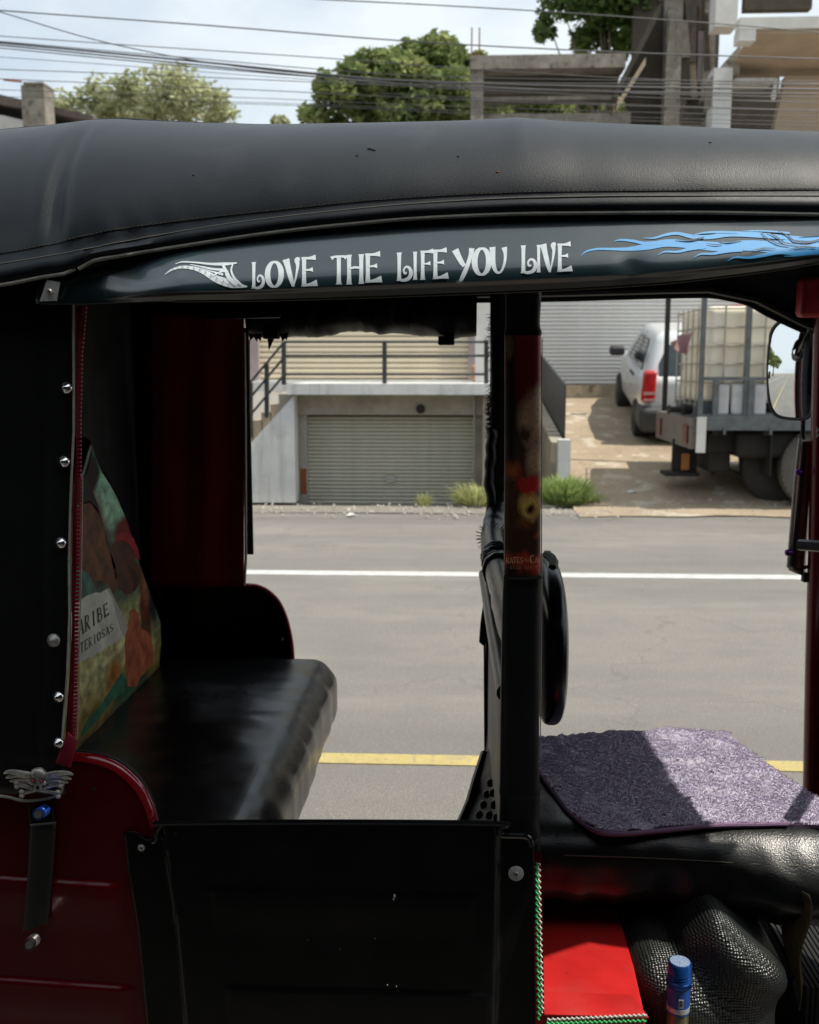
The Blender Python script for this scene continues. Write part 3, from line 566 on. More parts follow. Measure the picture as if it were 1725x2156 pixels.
# ------------------------------------------------------------------ trees
def tree(name, label, bpos, blobs, n, leaf, mat, group=None, trunk_r=.2, seed=1):
    rnd = random.Random(seed); bpos = Vector(bpos)
    t = thing(name, bpos, label, 'tree', group)
    vs = []; fs = []; tot = sum(b[1]**2 for b in blobs)
    subs = []
    for c, r, sq in blobs:
        for k in range(max(4, int(14*r))):
            d = Vector((rnd.gauss(0, 1), rnd.gauss(0, 1), rnd.gauss(0, 1))).normalized(); d.z = abs(d.z)*.9 if rnd.random() < .7 else d.z
            subs.append((Vector(c)+Vector((d.x*r, d.y*r, d.z*r*sq))*rnd.uniform(.55, 1.0), r*rnd.uniform(.18, .42)))
    sw = [s[1]**2 for s in subs]
    for c, r in rnd.choices(subs, sw, k=n):
        d = Vector((rnd.gauss(0, 1), rnd.gauss(0, 1), rnd.gauss(0, .75))); d.normalize(); p = c+d*r*rnd.random()**.45
        s = leaf*rnd.uniform(.5, 1.3); a = Vector((rnd.gauss(0, 1), rnd.gauss(0, 1), rnd.gauss(0, .6))).normalized(); b_ = a.cross(Vector((rnd.gauss(0, 1), rnd.gauss(0, 1), rnd.gauss(0, 1)))).normalized()
        i = len(vs); vs += [p-a*s, p+b_*s*.45, p+a*s, p-b_*s*.45]; fs.append((i, i+1, i+2, i+3))
    mb = MB(); mb.v = vs; mb.f = fs; obj('crown', mb, mat, t, smooth=False, normals=False)
    top = sum((Vector(b[0]) for b in blobs), Vector())/len(blobs); tb = MB()
    tb.tube([bpos, bpos.lerp(top, .35)+Vector((.1, 0, 0)), bpos.lerp(top, .7), top], [trunk_r, trunk_r*.75, trunk_r*.5, trunk_r*.15], 8)
    obj('trunk', tb, BARK, t)
    for c, r, sq in blobs:
        s0 = bpos.lerp(top, rnd.uniform(.45, .65)); obj('limb', MB().tube([s0, s0.lerp(Vector(c), .5)+Vector((0, 0, -.1)), Vector(c)], [trunk_r*.35, trunk_r*.22, trunk_r*.07], 6), BARK, t)
    return t
def bl(u, v, Y, r, sq=.8): return (W(u, v, Y), r, sq)
tree('mango_tree', 'dense dark green tree rising left of the concrete frame', (X_(860, 26), 26, 0),
     [bl(760, 215, 26, 1.25), bl(850, 165, 26, 1.15), bl(930, 190, 26.5, 1.4), bl(880, 240, 25.6, 1.5), bl(710, 260, 26, .9), bl(965, 145, 27, .8), bl(790, 165, 27, .8), bl(1000, 250, 26, 1.2)], 30000, .13, LEAF_D, trunk_r=.3, seed=5)
tree('rain_tree', 'wide pale green tree behind the white house roof', (X_(330, 36), 36, 0),
     [bl(330, 195, 36, 1.5, .5), bl(250, 215, 36, 1.4, .5), bl(420, 225, 36, 1.4, .6), bl(170, 240, 36, 1.2, .5), bl(360, 250, 36, 1.6, .6), bl(460, 255, 36, .9, .6), bl(290, 260, 37, 1.5)], 8000, .13, LEAF_P, trunk_r=.25, seed=8)
tree('small_palm_top', 'small distant treetop in the gap between the two big trees', (X_(590, 60), 60, 0), [bl(590, 262, 60, .6)], 900, .16, LEAF_P, seed=9)
tree('overhanging_tree', 'dark leafy tree overhanging the raking stair slab', (X_(1330, 21), 21, 0),
     [bl(1195, 45, 21, .75, .5), bl(1260, 15, 21, .8, .6), bl(1300, 75, 21.5, .8, .6), bl(1345, 20, 21, .9, .7), bl(1240, 85, 21.5, .5, .5), bl(1165, 75, 21, .4, .6), bl(1280, -60, 21, 1.2, .7), bl(1370, 70, 22, .8)], 10500, .095, LEAF_N, trunk_r=.14, seed=11)
tree('garden_tree', 'bright leafy tree seen through the open concrete frame', (X_(1170, 30), 30, 0),
     [bl(1100, 250, 30, 1.3), bl(1200, 262, 30, 1.2), bl(1290, 250, 30, 1.2), bl(1050, 260, 30, 1.)], 9000, .14, LEAF_D, seed=13)
# distant things seen only in the mirror, along the road behind the rickshaw
for k, (x, y, h_, wd, lab) in enumerate([(-17, 14.5, 6.5, 9, 'three storey pale shop house along the road, nearest in the mirror'), (-32, 14, 4.5, 10, 'low pale shop house farther along the road'), (-24, -4, 5, 10, 'shop house on the near side of the road')]):
    b_ = thing('shop_house', (x, y, 0), lab, 'building'); s_ = 1 if y > 0 else -1; d_ = 6
    obj('wall', MB().box(x-wd/2, x+wd/2, y, y+d_*s_, 0, h_), [CONC, WHITEWALL, BEIGEW][k], b_, smooth=False)
    obj('roof', MB().box(x-wd/2-.3, x+wd/2+.3, y-.5*s_, y+(d_+.3)*s_, h_+.002, h_+.2), TILE, b_, smooth=False)
    for i in range(int(wd//2.2)):
        for j in range(int(h_//2.4)):
            obj('window', MB().box(x-wd/2+.6+i*2.2, x-wd/2+1.9+i*2.2, y-.03*s_, y+.1*s_, .8+j*2.3, 2.1+j*2.3), CARG, b_, smooth=False)
for k, (x, y) in enumerate(((-52, 15), (-70, 13.5), (-66, -9), (-95, 12))):
    tree('roadside_tree', ['roadside tree past the low shop house', 'roadside tree at the end of the road', 'roadside tree on the near side of the road', 'roadside tree farthest down the road'][k], (x, y, 0), [(Vector((x, y, 6)), 3, .9), (Vector((x+2, y+1, 5)), 2.4, .8), (Vector((x-1, y-2, 5)), 2.4, .8)], 3500, .45, LEAF_D, group='roadside trees down the road', trunk_r=.4, seed=20+k)

# ------------------------------------------------------------------ overhead cables
cables = [
 ([(-150, 8), (0, 22), (430, 53), (862, 87), (1237, 107), (1507, 117), (1725, 124), (1900, 128)], 9, .007),
 ([(-150, -16), (0, 25), (225, 90), (500, 140), (862, 172), (1300, 195), (1725, 205), (1900, 208)], 9.2, .006),
 ([(-150, 66), (0, 76), (300, 97), (725, 125), (1000, 146), (1400, 168), (1900, 180)], 9.4, .005),
 ([(-150, 78), (0, 90), (400, 128), (700, 158), (862, 170), (1250, 182), (1900, 190)], 9.1, .011),
 ([(-150, 82), (0, 95), (400, 135), (700, 165), (900, 180), (1300, 193), (1900, 199)], 9.0, .008),
 ([(-150, 88), (0, 101), (400, 140), (720, 166), (900, 172), (1300, 176), (1900, 178)], 9.3, .006),
 ([(-150, 74), (0, 87), (400, 122), (700, 148), (900, 160), (1300, 169), (1900, 171)], 9.5, .005),
 ([(-150, 138), (0, 146), (275, 156), (862, 182), (1300, 203), (1900, 222)], 9.3, .0045),
 ([(-150, 158), (0, 166), (550, 190), (900, 207), (1300, 222), (1900, 238)], 9.4, .0045),
 ([(500, -12), (700, 0), (862, 8), (1162, 25), (1512, 50), (1725, 68), (1900, 84)], 8.8, .006),
 ([(-150, 186), (0, 189), (550, 207), (900, 222), (1300, 235), (1900, 250)], 9.5, .0035),
 ([(-150, 200), (550, 216), (900, 230), (1300, 246), (1900, 262)], 9.6, .003),
 ([(400, 215), (700, 225), (1000, 240), (1400, 256), (1900, 270)], 9.6, .0035),
 ([(800, 196), (1100, 211), (1500, 226), (1900, 236)], 9.7, .0035),
 ([(-150, 110), (200, 134), (600, 164), (1000, 190), (1500, 210), (1900, 215)], 9.6, .0035)]
wlab = ['single thick cable highest across the left of the sky', 'cable that drops steeply from the upper left corner', 'thin cable just above the thick bundle', 'thickest cable of the bundle across the sky', 'second thickest cable, just under the thickest', 'bundle cable running third from the top', 'slim cable on top of the bundle', 'cable below the bundle, crossing the pale tree top', 'cable crossing the middle of the pale tree', 'cable along the very top edge of the photo',
        'thin cable low over the pale tree', 'faint cable lowest on the left', 'low thin cable starting right of the pale tree', 'short visible cable over the concrete frame', 'thin cable sagging out from the bundle']
for (pts, Y, r), lb in zip(cables, wlab):
    obj('overhead_cable', MB().tube([W(*p[:2], Y) for p in cat(pts, 4)], r*.8, 5), WIREM, label=lb, cat='cable', group='overhead cables')
# ------------------------------------------------------------------ weeds
def weed(name, label, c, rx, rz, n, mat, seed):
    rnd = random.Random(seed); mb = MB(); c = Vector(c)
    for i in range(n):
        a = rnd.uniform(0, 6.283); q = rnd.random()**.7; b0 = c+Vector((math.cos(a)*rx*.75*q, math.sin(a)*rx*.5*q, 0)); h_ = rz*rnd.uniform(.2, 1.05)*(1-.6*q*rnd.random())
        tip = b0+Vector((math.cos(a)*rx*rnd.uniform(.2, .9), math.sin(a)*rx*.6, h_)); mid = b0.lerp(tip, .5)+Vector((0, 0, h_*.2)); s = Vector((-math.sin(a), math.cos(a), 0))*rnd.uniform(.003, .008)
        if rnd.random() < .5: s = Vector((.006, 0, 0))
        mb.add([b0-s, b0+s, mid+s, mid-s, tip], [(0, 1, 2, 3), (3, 2, 4)])
    obj(name, mb, mat, smooth=False, normals=False, label=label, cat='weed', group='weeds along the road edge')
wp = G(1190, 1062, .02); weed('weed_clump', 'large bright green weed clump at the foot of the ramp fence', wp, .26, .33, 1500, GRASS, 1)
wp = G(1005, 1062, .02); weed('weed_clump', 'yellow green weed in front of the right garage jamb', wp, .26, .26, 320, GRASSD, 2)
wp = G(893, 1064, .02); weed('weed_clump', 'small dry weed in front of the garage shutter', wp, .09, .17, 90, GRASSD, 3)
wp = G(1235, 1058, .03); weed('weed_clump', 'low sparse green weed right of the large clump', wp, .2, .12, 200, GRASS, 4)
# ================================================================== CAR ON THE RAMP
def car():
    cp = Vector((W(1346, 900, 13.2).x+.70, 12.75, 0)); cp.z = RZ(cp.y)-.06
    Rm = Matrix.Rotation(R(-3.5), 3, 'Z') @ Matrix.Rotation(math.atan(.136), 3, 'X')
    def T(x, y, z): return cp+Rm @ Vector((x, y, z))
    t = thing('parked_car', cp, 'white hatchback parked nose-up on the ramp before the grey shutter', 'car')
    def dbody(p, n):
        x, y, z = p; k = 1-.10*sm(2.6, 3.5, y)-.05*sm(.35, 0, y); zz = z-(.14*sm(2.6, 3.5, y) if z > .6 else 0)
        x *= k*(1-.05*sm(.55, .25, z)); return Vector((x, y+(.06*(z-.6) if y < .3 else 0), zz))
    def dcab(p, n=None):
        x, y, z = p; h = max(0, (z-.88)/.57); x *= 1-.20*h; y2 = y+(.30*h if y < .8 else 0)*(1-y/.8 if y < .8 else 0)-(1.05*h*sm(1.4, 2.75, y)); return Vector((x, y2, z-.04*abs(x)**2))
    def mk(name, mb, mat, par=t, **k):
        mb.v = [T(*v) for v in mb.v]; return obj(name, mb, mat, par, **k)
    bd = mk('body', MB().rbox(-.765, .765, 0, 3.5, .24, .95, .13, .18, dbody), CARW)
    cb = mk('cabin', MB().rbox(-.72, .72, .05, 2.75, .80, 1.45, .12, .15, dcab), CARW)
    def pane(pts, off, name='window', mat=CARG, par=cb, flip=0):
        P = [dcab(Vector(p))+Vector(off) for p in pts]; return mk(name, MB().poly(P, tuple(-.5*v for v in off)), mat, par, smooth=False)
    s = -.722
    pane([(s, .62, .93), (s, 1.18, .93), (s, 1.13, 1.33), (s, .72, 1.33)], (-.012, 0, 0)); pane([(s, 1.25, .93), (s, 2.1, .93), (s, 1.55, 1.33), (s, 1.20, 1.33)], (-.012, 0, 0)); pane([(s, 2.14, .93), (s, 2.4, .93), (s, 1.62, 1.32), (s, 1.60, 1.32)], (-.012, 0, 0))
    bw = [(-.56, .05, .90), (-.48, .05, .86), (.48, .05, .86), (.56, .05, .90), (.60, .05, 1.08), (.52, .05, 1.30), (-.52, .05, 1.30), (-.60, .05, 1.08)]
    pane(bw, (0, -.012, 0), 'rear_window')
    for sx in (-1, 1):
        lm = mk('tail_lamp', MB().rbox(sx*.69-.085, sx*.69+.085, -.035, .12, .60, .94, .04, .1, lambda p, n: Vector((p.x*(1-.10*(p.z-.6)), p.y+.10*(p.z-.6), p.z+.05*(p.z > .8)))), LAMPR)
        mk('lamp_band', MB().box(sx*.68-.07, sx*.68+.07, -.042, -.03, .70, .735), LAMPW, lm, smooth=False); mk('lamp_band', MB().box(sx*.68-.07, sx*.68+.07, -.040, -.03, .62, .65), LAMPW, lm, smooth=False)
    mk('bumper', MB().rbox(-.79, .79, -.10, .45, .22, .55, .09, .12), CARD); mk('number_plate', MB().box(-.25, .25, -.055, -.045, .62, .73), M('yellow_plate', (.5, .42, .12), .5), smooth=False)
    mk('side_mirror', MB().rbox(-1.0, -.78, 2.05, 2.18, .93, 1.07, .05, .1), CARD)
    for sx in (-1, 1):
        for y in (.62, 2.95):
            a = T(sx*.60, y, .27); ax = Rm @ Vector((sx, 0, 0))
            wh = obj('wheel', MB().lathe(a, ax, [(.16, -.02), (.25, -.01), (.285, .03), (.285, .15), (.26, .185), (.17, .185)], 24), TYRE, t)
            obj('rim', MB().lathe(a, ax, [(.03, .14), (.17, .16), (.165, .19), (.12, .17), (.03, .185)], 20), HUBC, wh)
    for y in (.98, 1.22): mk('door_handle', MB().rbox(-.785, -.76, y, y+.14, .80, .83, .008, .05), CARD)
car()

# ================================================================== TRUCK
TY = 10.0
X0 = X_(1470, TY, 890); TW = 1.75; XE = X0+4.2
tr = thing('flatbed_truck', (X0+1.6, TY+.9, 0), 'grey stake bed truck seen from its rear corner, parked at the foot of the ramp', 'truck')
zd = Z_(880, TY, 1480); z950 = Z_(900, TY, 1480)
obj('deck', MB().box(X0, XE, TY, TY+TW, zd-.09, zd), TRGREY, tr, smooth=False)
obj('side_rail', MB().box(X0-.02, XE, TY-.03, TY+.0, zd-.12, zd+.01), TRGREY, tr, smooth=False)
for i in range(9): obj('rope_hook', MB().bar((X0+.25+i*.45, TY-.045, zd-.16), (X0+.25+i*.45, TY-.045, zd-.08), .02), TRGREY, tr)
obj('tail_board', MB().box(X0-.06, X0-.01, TY+.02, TY+TW, zd-.31, zd-.005), TRBOARD, tr, smooth=False)
obj('corner_plate', MB().box(X0-.02, X0+.07, TY-.05, TY-.03, zd-.34, zd+.01), WHITEWALL, tr, smooth=False)
for y in (TY+.12, TY+TW-.32): obj('tail_lamp', MB().box(X0-.08, X0-.062, y, y+.20, zd-.26, zd-.08), M('dark_red_lamp', (.10, .012, .015), .4), tr, smooth=False)
for x in (X0+.02, X_(1569, TY), X_(1569, TY)*2-X0-.02): obj('stake', MB().bar((x, TY+.03, zd), (x, TY+.03, zd+1.28), .045), TRGREY, tr)
obj('stake', MB().bar((X0+.02, TY+TW-.03, zd), (X0+.02, TY+TW-.03, zd+1.55), .05), CHASS, tr)
for dz, th in ((.02, .05), (.385, .045), (1.24, .035)): obj('side_bar', MB().bar((X0, TY+.028, zd+dz), (XE, TY+.028, zd+dz), th, .035), TRGREY, tr)
obj('side_bar', MB().bar((X_(1505, TY), TY+.02, zd), (X_(1505, TY), TY+.02, zd+.37), .05), TRGREY, tr)
obj('side_bar', MB().bar((X_(1578, TY), TY+.02, zd), (X_(1578, TY), TY+.02, zd+.37), .05), TRGREY, tr)
ch = MB().box(X0+.18, XE, TY+.30, TY+.42, zd-.36, zd-.10); obj('chassis_rail', ch, CHASS, tr, smooth=False); obj('chassis_rail', MB().box(X0+.18, XE, TY+TW-.42, TY+TW-.30, zd-.36, zd-.10), CHASS, tr, smooth=False)
for i in range(7): obj('cross_member', MB().box(X0+.15+i*.5, X0+.21+i*.5, TY+.02, TY+TW-.02, zd-.17, zd-.092), CHASS, tr, smooth=False)
obj('exhaust_box', MB().rbox(X_(1545, TY+.3), X_(1545, TY+.3)+.75, TY+.15, TY+.6, .52, .80, .06, .15), CHASS, tr)
obj('spare_carrier', MB().rbox(X_(1500, TY+.3), X_(1545, TY+.3), TY+.35, TY+1.2, zd-.58, zd-.16, .03, .15), CHASS, tr)
br = W(1416, 948, TY+.75); b2 = W(1465, 1002, TY+.75)
lb = obj('lamp_bracket', MB().box(br.x, b2.x, TY+.72, TY+.78, b2.z, br.z+.12), CHASS, tr, smooth=False)
a = W(1436, 955, TY+.7); b = W(1451, 990, TY+.7); obj('reflector', MB().box(a.x, b.x, TY+.70, TY+.716, b.z, a.z), M('orange_reflector', (.45, .16, .03), .4), lb, smooth=False)
a = W(1396, 992, TY+.75); b = W(1466, 1000, TY+.75); obj('step_plate', MB().box(a.x, b.x, TY+.6, TY+.9, b.z, a.z), CHASS, lb, smooth=False)
obj('brake_pipe', MB().tube([W(1498, 998, TY+.5), W(1530, 985, TY+.5), W(1556, 1000, TY+.5), W(1580, 1008, TY+.4)], .02, 6), CHASS, tr)
wx = X_(1646, TY+.08, 1000)+.43; wk = X_(1562, TY+.4, 1000)+.45
wh = obj('wheel', MB().lathe((wk, TY+.36, .45), (0, 1, 0), [(.22, .02), (.30, .0), (.42, .02), (.45, .05), (.45, .17), (.42, .20), (.30, .22), (.22, .2)], 36), TYRE, tr); obj('rim', MB().lathe((wk, TY+.36, .45), (0, 1, 0), [(.05, .08), (.20, .09), (.225, .03), (.225, .19), (.05, .15)], 24), CHASS, wh)
for k in range(4): obj('wheel_nut', MB().lathe((wk-.02+.10*k, TY+.38, .36-.03*k), (0, -1, 0), [(.02, 0), (.02, .03)], 6), STEEL, wh)
for ys, near in ((TY+.06, 1), (TY+TW-.52, 0), (TY+TW-.28, 0)):
    for xx in (wx, wx+2.4 if ys in (TY+.06, TY+TW-.28) else None):
        if xx is None: continue
        wh = obj('wheel', MB().lathe((xx, ys, .432), (0, 1, 0), [(.22, .02), (.30, .0), (.40, .02), (.43, .05), (.43, .17), (.40, .20), (.30, .22), (.22, .2)], 36), TYREG if near and ys < TY+.2 else TYRE, tr)
        obj('rim', MB().lathe((xx, ys, .432), (0, 1, 0), [(.05, .06), (.20, .07), (.225, .03), (.225, .19), (.05, .15)], 24), HUBC, wh)
        for k in range(6):
            an = k*math.pi/3; obj('wheel_nut', MB().lathe((xx+.12*math.cos(an), ys-.0+.055, .432+.12*math.sin(an)), (0, -1, 0), [(.016, 0), (.016, .03)], 6), STEEL, wh)
for k in range(44):
    an = k*math.pi/22; c_ = Vector((wx+.419*math.cos(an), TY+.17, .432+.419*math.sin(an))); obj('tread_lug', MB().bar(c_+Vector((0, -.075, 0)), c_+Vector((.0, .075, 0)), .022, .03), TYREG, tr) if 15 < k < 34 else None
obj('rear_axle', MB().tube([(wx, TY+.3, .432), (wx, TY+TW-.3, .432)], .07, 10), CHASS, tr)
obj('leaf_spring', MB().tube(cat([(wx-.55, TY+.5, .62), (wx-.2, TY+.5, .5), (wx+.2, TY+.5, .5), (wx+.55, TY+.5, .62)]), .035, 6), CHASS, tr)
obj('mud_flap', MB().box(wx-.56, wx-.545, TY+.05, TY+.5, .35, zd-.12), CHASS, tr, smooth=False)
obj('cab', MB().rbox(XE+.1, XE+1.6, TY-.05, TY+TW+.05, .45, 2.1, .15, .3), M('truck_cab_paint', (.25, .3, .35), .4), tr)
# tanks on the deck
def tote(x, y, label, mat, mat2):
    t = thing('water_tank', (x+.5, y+.6, zd), label, 'tank', 'caged plastic tanks on the truck')
    w_, d_, h_ = .98, 1.18, 1.0; z = zd+.14
    obj('pallet', MB().box(x, x+w_, y, y+d_, zd+.003, zd+.05), TRGREY, t, smooth=False)
    for i in range(3): obj('pallet_foot', MB().box(x+i*.43, x+.12+i*.43, y, y+d_, zd+.05, zd+.14), TRGREY, t, smooth=False)
    tk = obj('bottle', MB().rbox(x+.03, x+w_-.03, y+.03, y+d_-.03, z, z+h_-.05, .07, .12, lambda p, n: p+n*(.008*math.sin(p.z*26))), mat, t)
    obj('cap', MB().lathe((x+w_/2, y+d_/2, z+h_-.05), (0, 0, 1), [(.1, 0), (.1, .05), (.04, .06)], 16), RAG, tk)
    for k in range(6):
        zz = z+.03+k*.18; obj('cage_bar', MB().tube([(x, y, zz), (x+w_, y, zz), (x+w_, y+d_, zz), (x, y+d_, zz), (x, y, zz)], .009, 5), CAGE, t)
    for k in range(6):
        xx = x+w_*k/5; obj('cage_bar', MB().tube([(xx, y-.008, zd+.1), (xx, y-.008, z+h_-.04)], .009, 5), CAGE, t)
        yy = y+d_*k/5; obj('cage_bar', MB().tube([(x-.008, yy, zd+.1), (x-.008, yy, z+h_-.04)], .009, 5), CAGE, t)
    return t
tote(X0+.06, TY+.12, 'milky caged tank with yellowed side, rearmost on the truck', TANK, TANKY)
tote(X0+1.10, TY+.12, 'cream caged tank behind the round mirror side, second from the truck tail', TANK, TANKY)
tote(X0+2.14, TY+.12, 'cream caged tank nearest the truck cab', TANK, TANKY)
for i, (u0, u1) in enumerate(((1507, 1532), (1537, 1563), (1583, 1610))):
    props(obj('jerrycan', MB().rbox(X_(u0, TY+.07), X_(u1, TY+.07), TY+.045, TY+.115, zd+.03, zd+.33, .02, .08), TANKW), ['grimy white can at the foot of the rearmost tank, left one', 'grimy white can at the foot of the rearmost tank, right one', 'grimy white can right of the second truck stake'][i], 'can', 'white cans along the truck side')
rg = MB(); ra = [W(1412, 722, TY+.35), W(1432, 707, TY+.3), W(1456, 697, TY+.12)]
def frag(i, j):
    a = W(1411+44*i, 722-26*i, TY+.02); b = W(1416+36*i, 740+4*i-4*math.sin(i*7), TY+.02); p = a.lerp(b, j); return p+Vector((.02*math.sin(9*i+3*j), -.05*math.sin(i*8)*.6, .01*math.sin(13*i)))
rg.grid(frag, 16, 10); props(obj('rag', rg, RAG, solid=.006), 'faded pink rag tied to the rear tank cage', 'rag')
props(obj('valve_tap', MB().lathe(W(1436, 862, TY+.35), (-1, -.2, 0), [(.05, -.1), (.06, 0), (.03, .02), (.03, .12), (.05, .14)], 12), CHASS), 'black tap sticking out under the rearmost tank', 'tap')

# ================================================================== AUTO RICKSHAW
YN, YF = 1.38, 2.50
rk = thing('auto_rickshaw', (0, 1.95, 0), 'black roofed dark red auto rickshaw parked side-on in the foreground', 'auto rickshaw')
# --- roof cover
YB = 1.335; YC = 1.72
f_bot = curve([(-300, 640), (0, 601), (100, 582), (150, 574), (200, 549), (250, 540), (400, 516), (560, 492), (700, 476), (900, 459), (1140, 450), (1400, 448), (1725, 452)], YB)
f_top = curve([(-300, 300), (0, 265), (80, 258), (150, 250), (185, 247), (240, 248), (300, 252), (450, 260), (620, 264), (800, 263), (960, 260), (1090, 257), (1200, 263), (1400, 273), (1725, 287)], 1.60)
f_seam = curve([(-300, 590), (0, 556), (150, 532), (300, 503), (500, 470), (700, 446), (900, 428), (1100, 418), (1300, 414), (1725, 413)], YB+.004)
f_st = curve([(-300, 560), (0, 531), (100, 514), (240, 484), (400, 462), (600, 440), (800, 420), (1000, 408), (1200, 402), (1725, 397)], YB+.008)
f_far = curve([(300, 645), (800, 640), (1145, 636), (1300, 632), (1480, 628), (1560, 640), (1620, 670), (1690, 702), (1760, 730)], 2.53)
XR0, XR1 = -1.28, 1.03
xcr_t, xcr_b = W(172, 270, 1.5).x, W(112, 470, 1.34).x
rng = random.Random(2)
def roofpt(x, k):   # k 0 bottom near .. 1 crown .. 2 crown far .. 3 far bottom
    zb = f_bot(max(x, -1.22)); zt = f_top(x)+.012
    if k <= 1:
        a = k*math.pi/2; z = zb+(zt-zb)*math.sin(a); y = YB+(YC-YB)*(1-math.cos(a))
        fs = (z-zb)/(zt-zb); xc = xcr_b+(xcr_t-xcr_b)*fs
        y += .014*math.exp(-((x-xc)/.015)**2)*sm(.05, .3, fs)*sm(1.0, .7, fs) - .002*math.exp(-((x-xc-.03)/.02)**2)*sm(.1, .3, fs)
        y += .012*sm(xc+.02, xc-.06, x)*sm(0, .3, fs)
        xb = W(1085, 300, 1.5).x; y -= .006*math.exp(-((x-xb)/.05)**2)*fs+.004*math.exp(-((x-xb)/.012)**2)*sm(.35, .8, fs)
        zs = f_seam(x); y -= .007*max(0, math.sin(math.pi*max(0, min(1, (z-zb)/(zs-zb)))))
        y += .0013*nse(x*4, z*9, 3)+.0006*nse(x*22, z*16, 7)
        y += .20*sm(.56, 1.0, x)*(1-k)
        q = math.exp(-((x-xcr_b-.07)/.10)**2)*sm(.45, .0, fs); y += .0016*q*math.sin(x*130+z*60)
    elif k <= 2:
        t = k-1; y = YC+(2.16-YC)*t; z = zt+.012*math.sin(math.pi*t)
    else:
        t = k-2; a = t*math.pi/2; zf = f_far(x); z = zt+(zf-zt)*(1-math.cos(a)); y = 2.16+(2.53-2.16)*math.sin(a)
    return Vector((x, y, z))
nu, nk = 260, 60
mb = MB(); mb.grid(lambda i, j: roofpt(XR0+(XR1-XR0)*i, 3*(j if j > .4 else j)), nu, 130)
roof = obj('roof_cover', mb, ROOF_VINYL, rk, solid=.003, auto=75, face=(0, 0, 1))
def on_roof(x, z, off):
    zb = f_bot(x); zt = f_top(x)+.012; k = math.asin(max(0, min(1, (z-zb)/(zt-zb))))*2/math.pi; return roofpt(x, k)+Vector((0, -off, 0))
xs = np.linspace(-1.22, 1.03, 220)
xfold = W(158, 572, YB).x
obj('piping', MB().tube([(x, YB-.002+.20*sm(.56, 1.0, x), f_bot(x)) for x in xs if x > xfold], .0026, 8), PIPING, roof)
obj('piping', MB().tube([(x, YB-.002, f_bot(x)) for x in xs if x < xfold-.006]+[(xfold+.002, YB+.002, f_bot(xfold)+.004)], .0024, 8), PIPING, roof)
obj('seam', MB().tube([on_roof(x, f_seam(x), .001) for x in xs], .0014, 6), THREAD if 0 else M('seam_cord', (.045, .042, .035), .6), roof)
mb = MB(); x = -1.2
while x < 1.02:
    a = on_roof(x, f_st(x), .0008); b = on_roof(x+.0038, f_st(x+.0038), .0008); mb.bar(a, b, .0011, .001); x += .0062
obj('stitching', mb, M('stitch_thread', (.075, .062, .04), .8), roof, smooth=False)
obj('stitch_fold', MB().tube([on_roof(x, f_st(x)-.001, .0002) for x in xs], .0010, 5), BLACK_VINYL, roof)
# silhouette ridge piping
obj('ridge_piping', MB().tube([roofpt(x, .86)+Vector((0, 0, .001)) for x in xs], .0020, 6), BLACK_VINYL, roof)
for u, v, s in ((772, 293, 1.6), (780, 296, 1.2), (744, 311, .7), (965, 316, .7), (1049, 357, .8), (1148, 468, 1), (392, 357, .6), (1527, 272, .8)):
    p = W(u, v, YB); p = on_roof(p.x, p.z, .0003); obj('tear', MB().ell(p, (.0028*s, .0012, .0014*s), 8), CHASS if u != 1049 else RUST, roof)
# lining inside
mb = MB(); mb.grid(lambda i, j: roofpt(XR0+.02+(XR1-XR0-.04)*i, .05+2.9*j)+Vector((0, .012*(1-2*j), -.02*math.sin(math.pi*j))), 60, 30); obj('headlining', mb, MATT_BLACK, rk)
for xb in (W(185, 300, 1.5).x, W(1085, 300, 1.5).x): obj('roof_bow', MB().tube([roofpt(xb, .1+2.8*k/24)+Vector((0, .025*(1-2*k/24), -.03*math.sin(math.pi*k/24))) for k in range(25)], .011, 8), MATT_BLACK, rk)
# front and rear of the hood
mb = MB(); mb.poly([roofpt(XR0+.002, 3*k/30) for k in range(31)]); obj('hood_back', mb, ROOF_VINYL, rk, solid=.003)

# --- visor (rain gutter) with lettering
f_vt = curve([(80, 586), (150, 576), (240, 560), (370, 520), (600, 486), (862, 462), (1137, 450), (1400, 446), (1725, 448)], 1.375)
f_vb = curve([(80, 640), (110, 641), (250, 640), (500, 639), (680, 635), (862, 629), (1142, 618), (1362, 605), (1562, 583), (1725, 558)], 1.345)
XV0, XV1 = W(86, 620, 1.36).x, .64
def visor(x, k, off=0.):
    b_ = .12+.88*sm(W(150, 600, 1.3).x, W(400, 560, 1.3).x, x)
    zt, zb = f_vt(x), f_vb(x)
    def pr(k):
        if k < .62: y = 1.350-.052*b_*k/.62
        elif k < .865: t_ = (k-.62)/.245; y = 1.350-b_*(.052+.0215*(t_-.5*t_*t_)*.9)
        elif k < .89: y = 1.350-b_*.0617+.004*b_*((k-.865)/.025)**1.5
        else: y = 1.350-b_*.0577+.010*b_*((k-.89)/.11)
        return y, zt+(zb-zt)*k
    y, z = pr(k); y2, z2 = pr(min(1, k+.01)); n = Vector((0, -(z-z2), (y-y2)*-1)); n = Vector((0, (z2-z), -(y2-y))).normalized()
    if n.y > 0: n = -n
    y += .0012*nse(x*5, k*2, 5)*b_
    d = W(1328, 562, 1.3); y += .004*math.exp(-(((x-d.x)/.018)**2+((z-d.z)/.016)**2))
    return Vector((x, y, z))+n*off
mb = MB(); ks = [0]; 
mb.grid(lambda i, j: visor(XV0+(XV1-XV0)*i, j), 240, 51); vis = obj('rain_visor', mb, VISOR, rk, solid=.0025, auto=30)
obj('visor_lip', MB().tube([visor(x, 1)+Vector((0, -.001, 0)) for x in np.linspace(XV0+.2, XV1, 80)], .0010, 5), M('lip_edge', (.20, .19, .16), .6), vis)
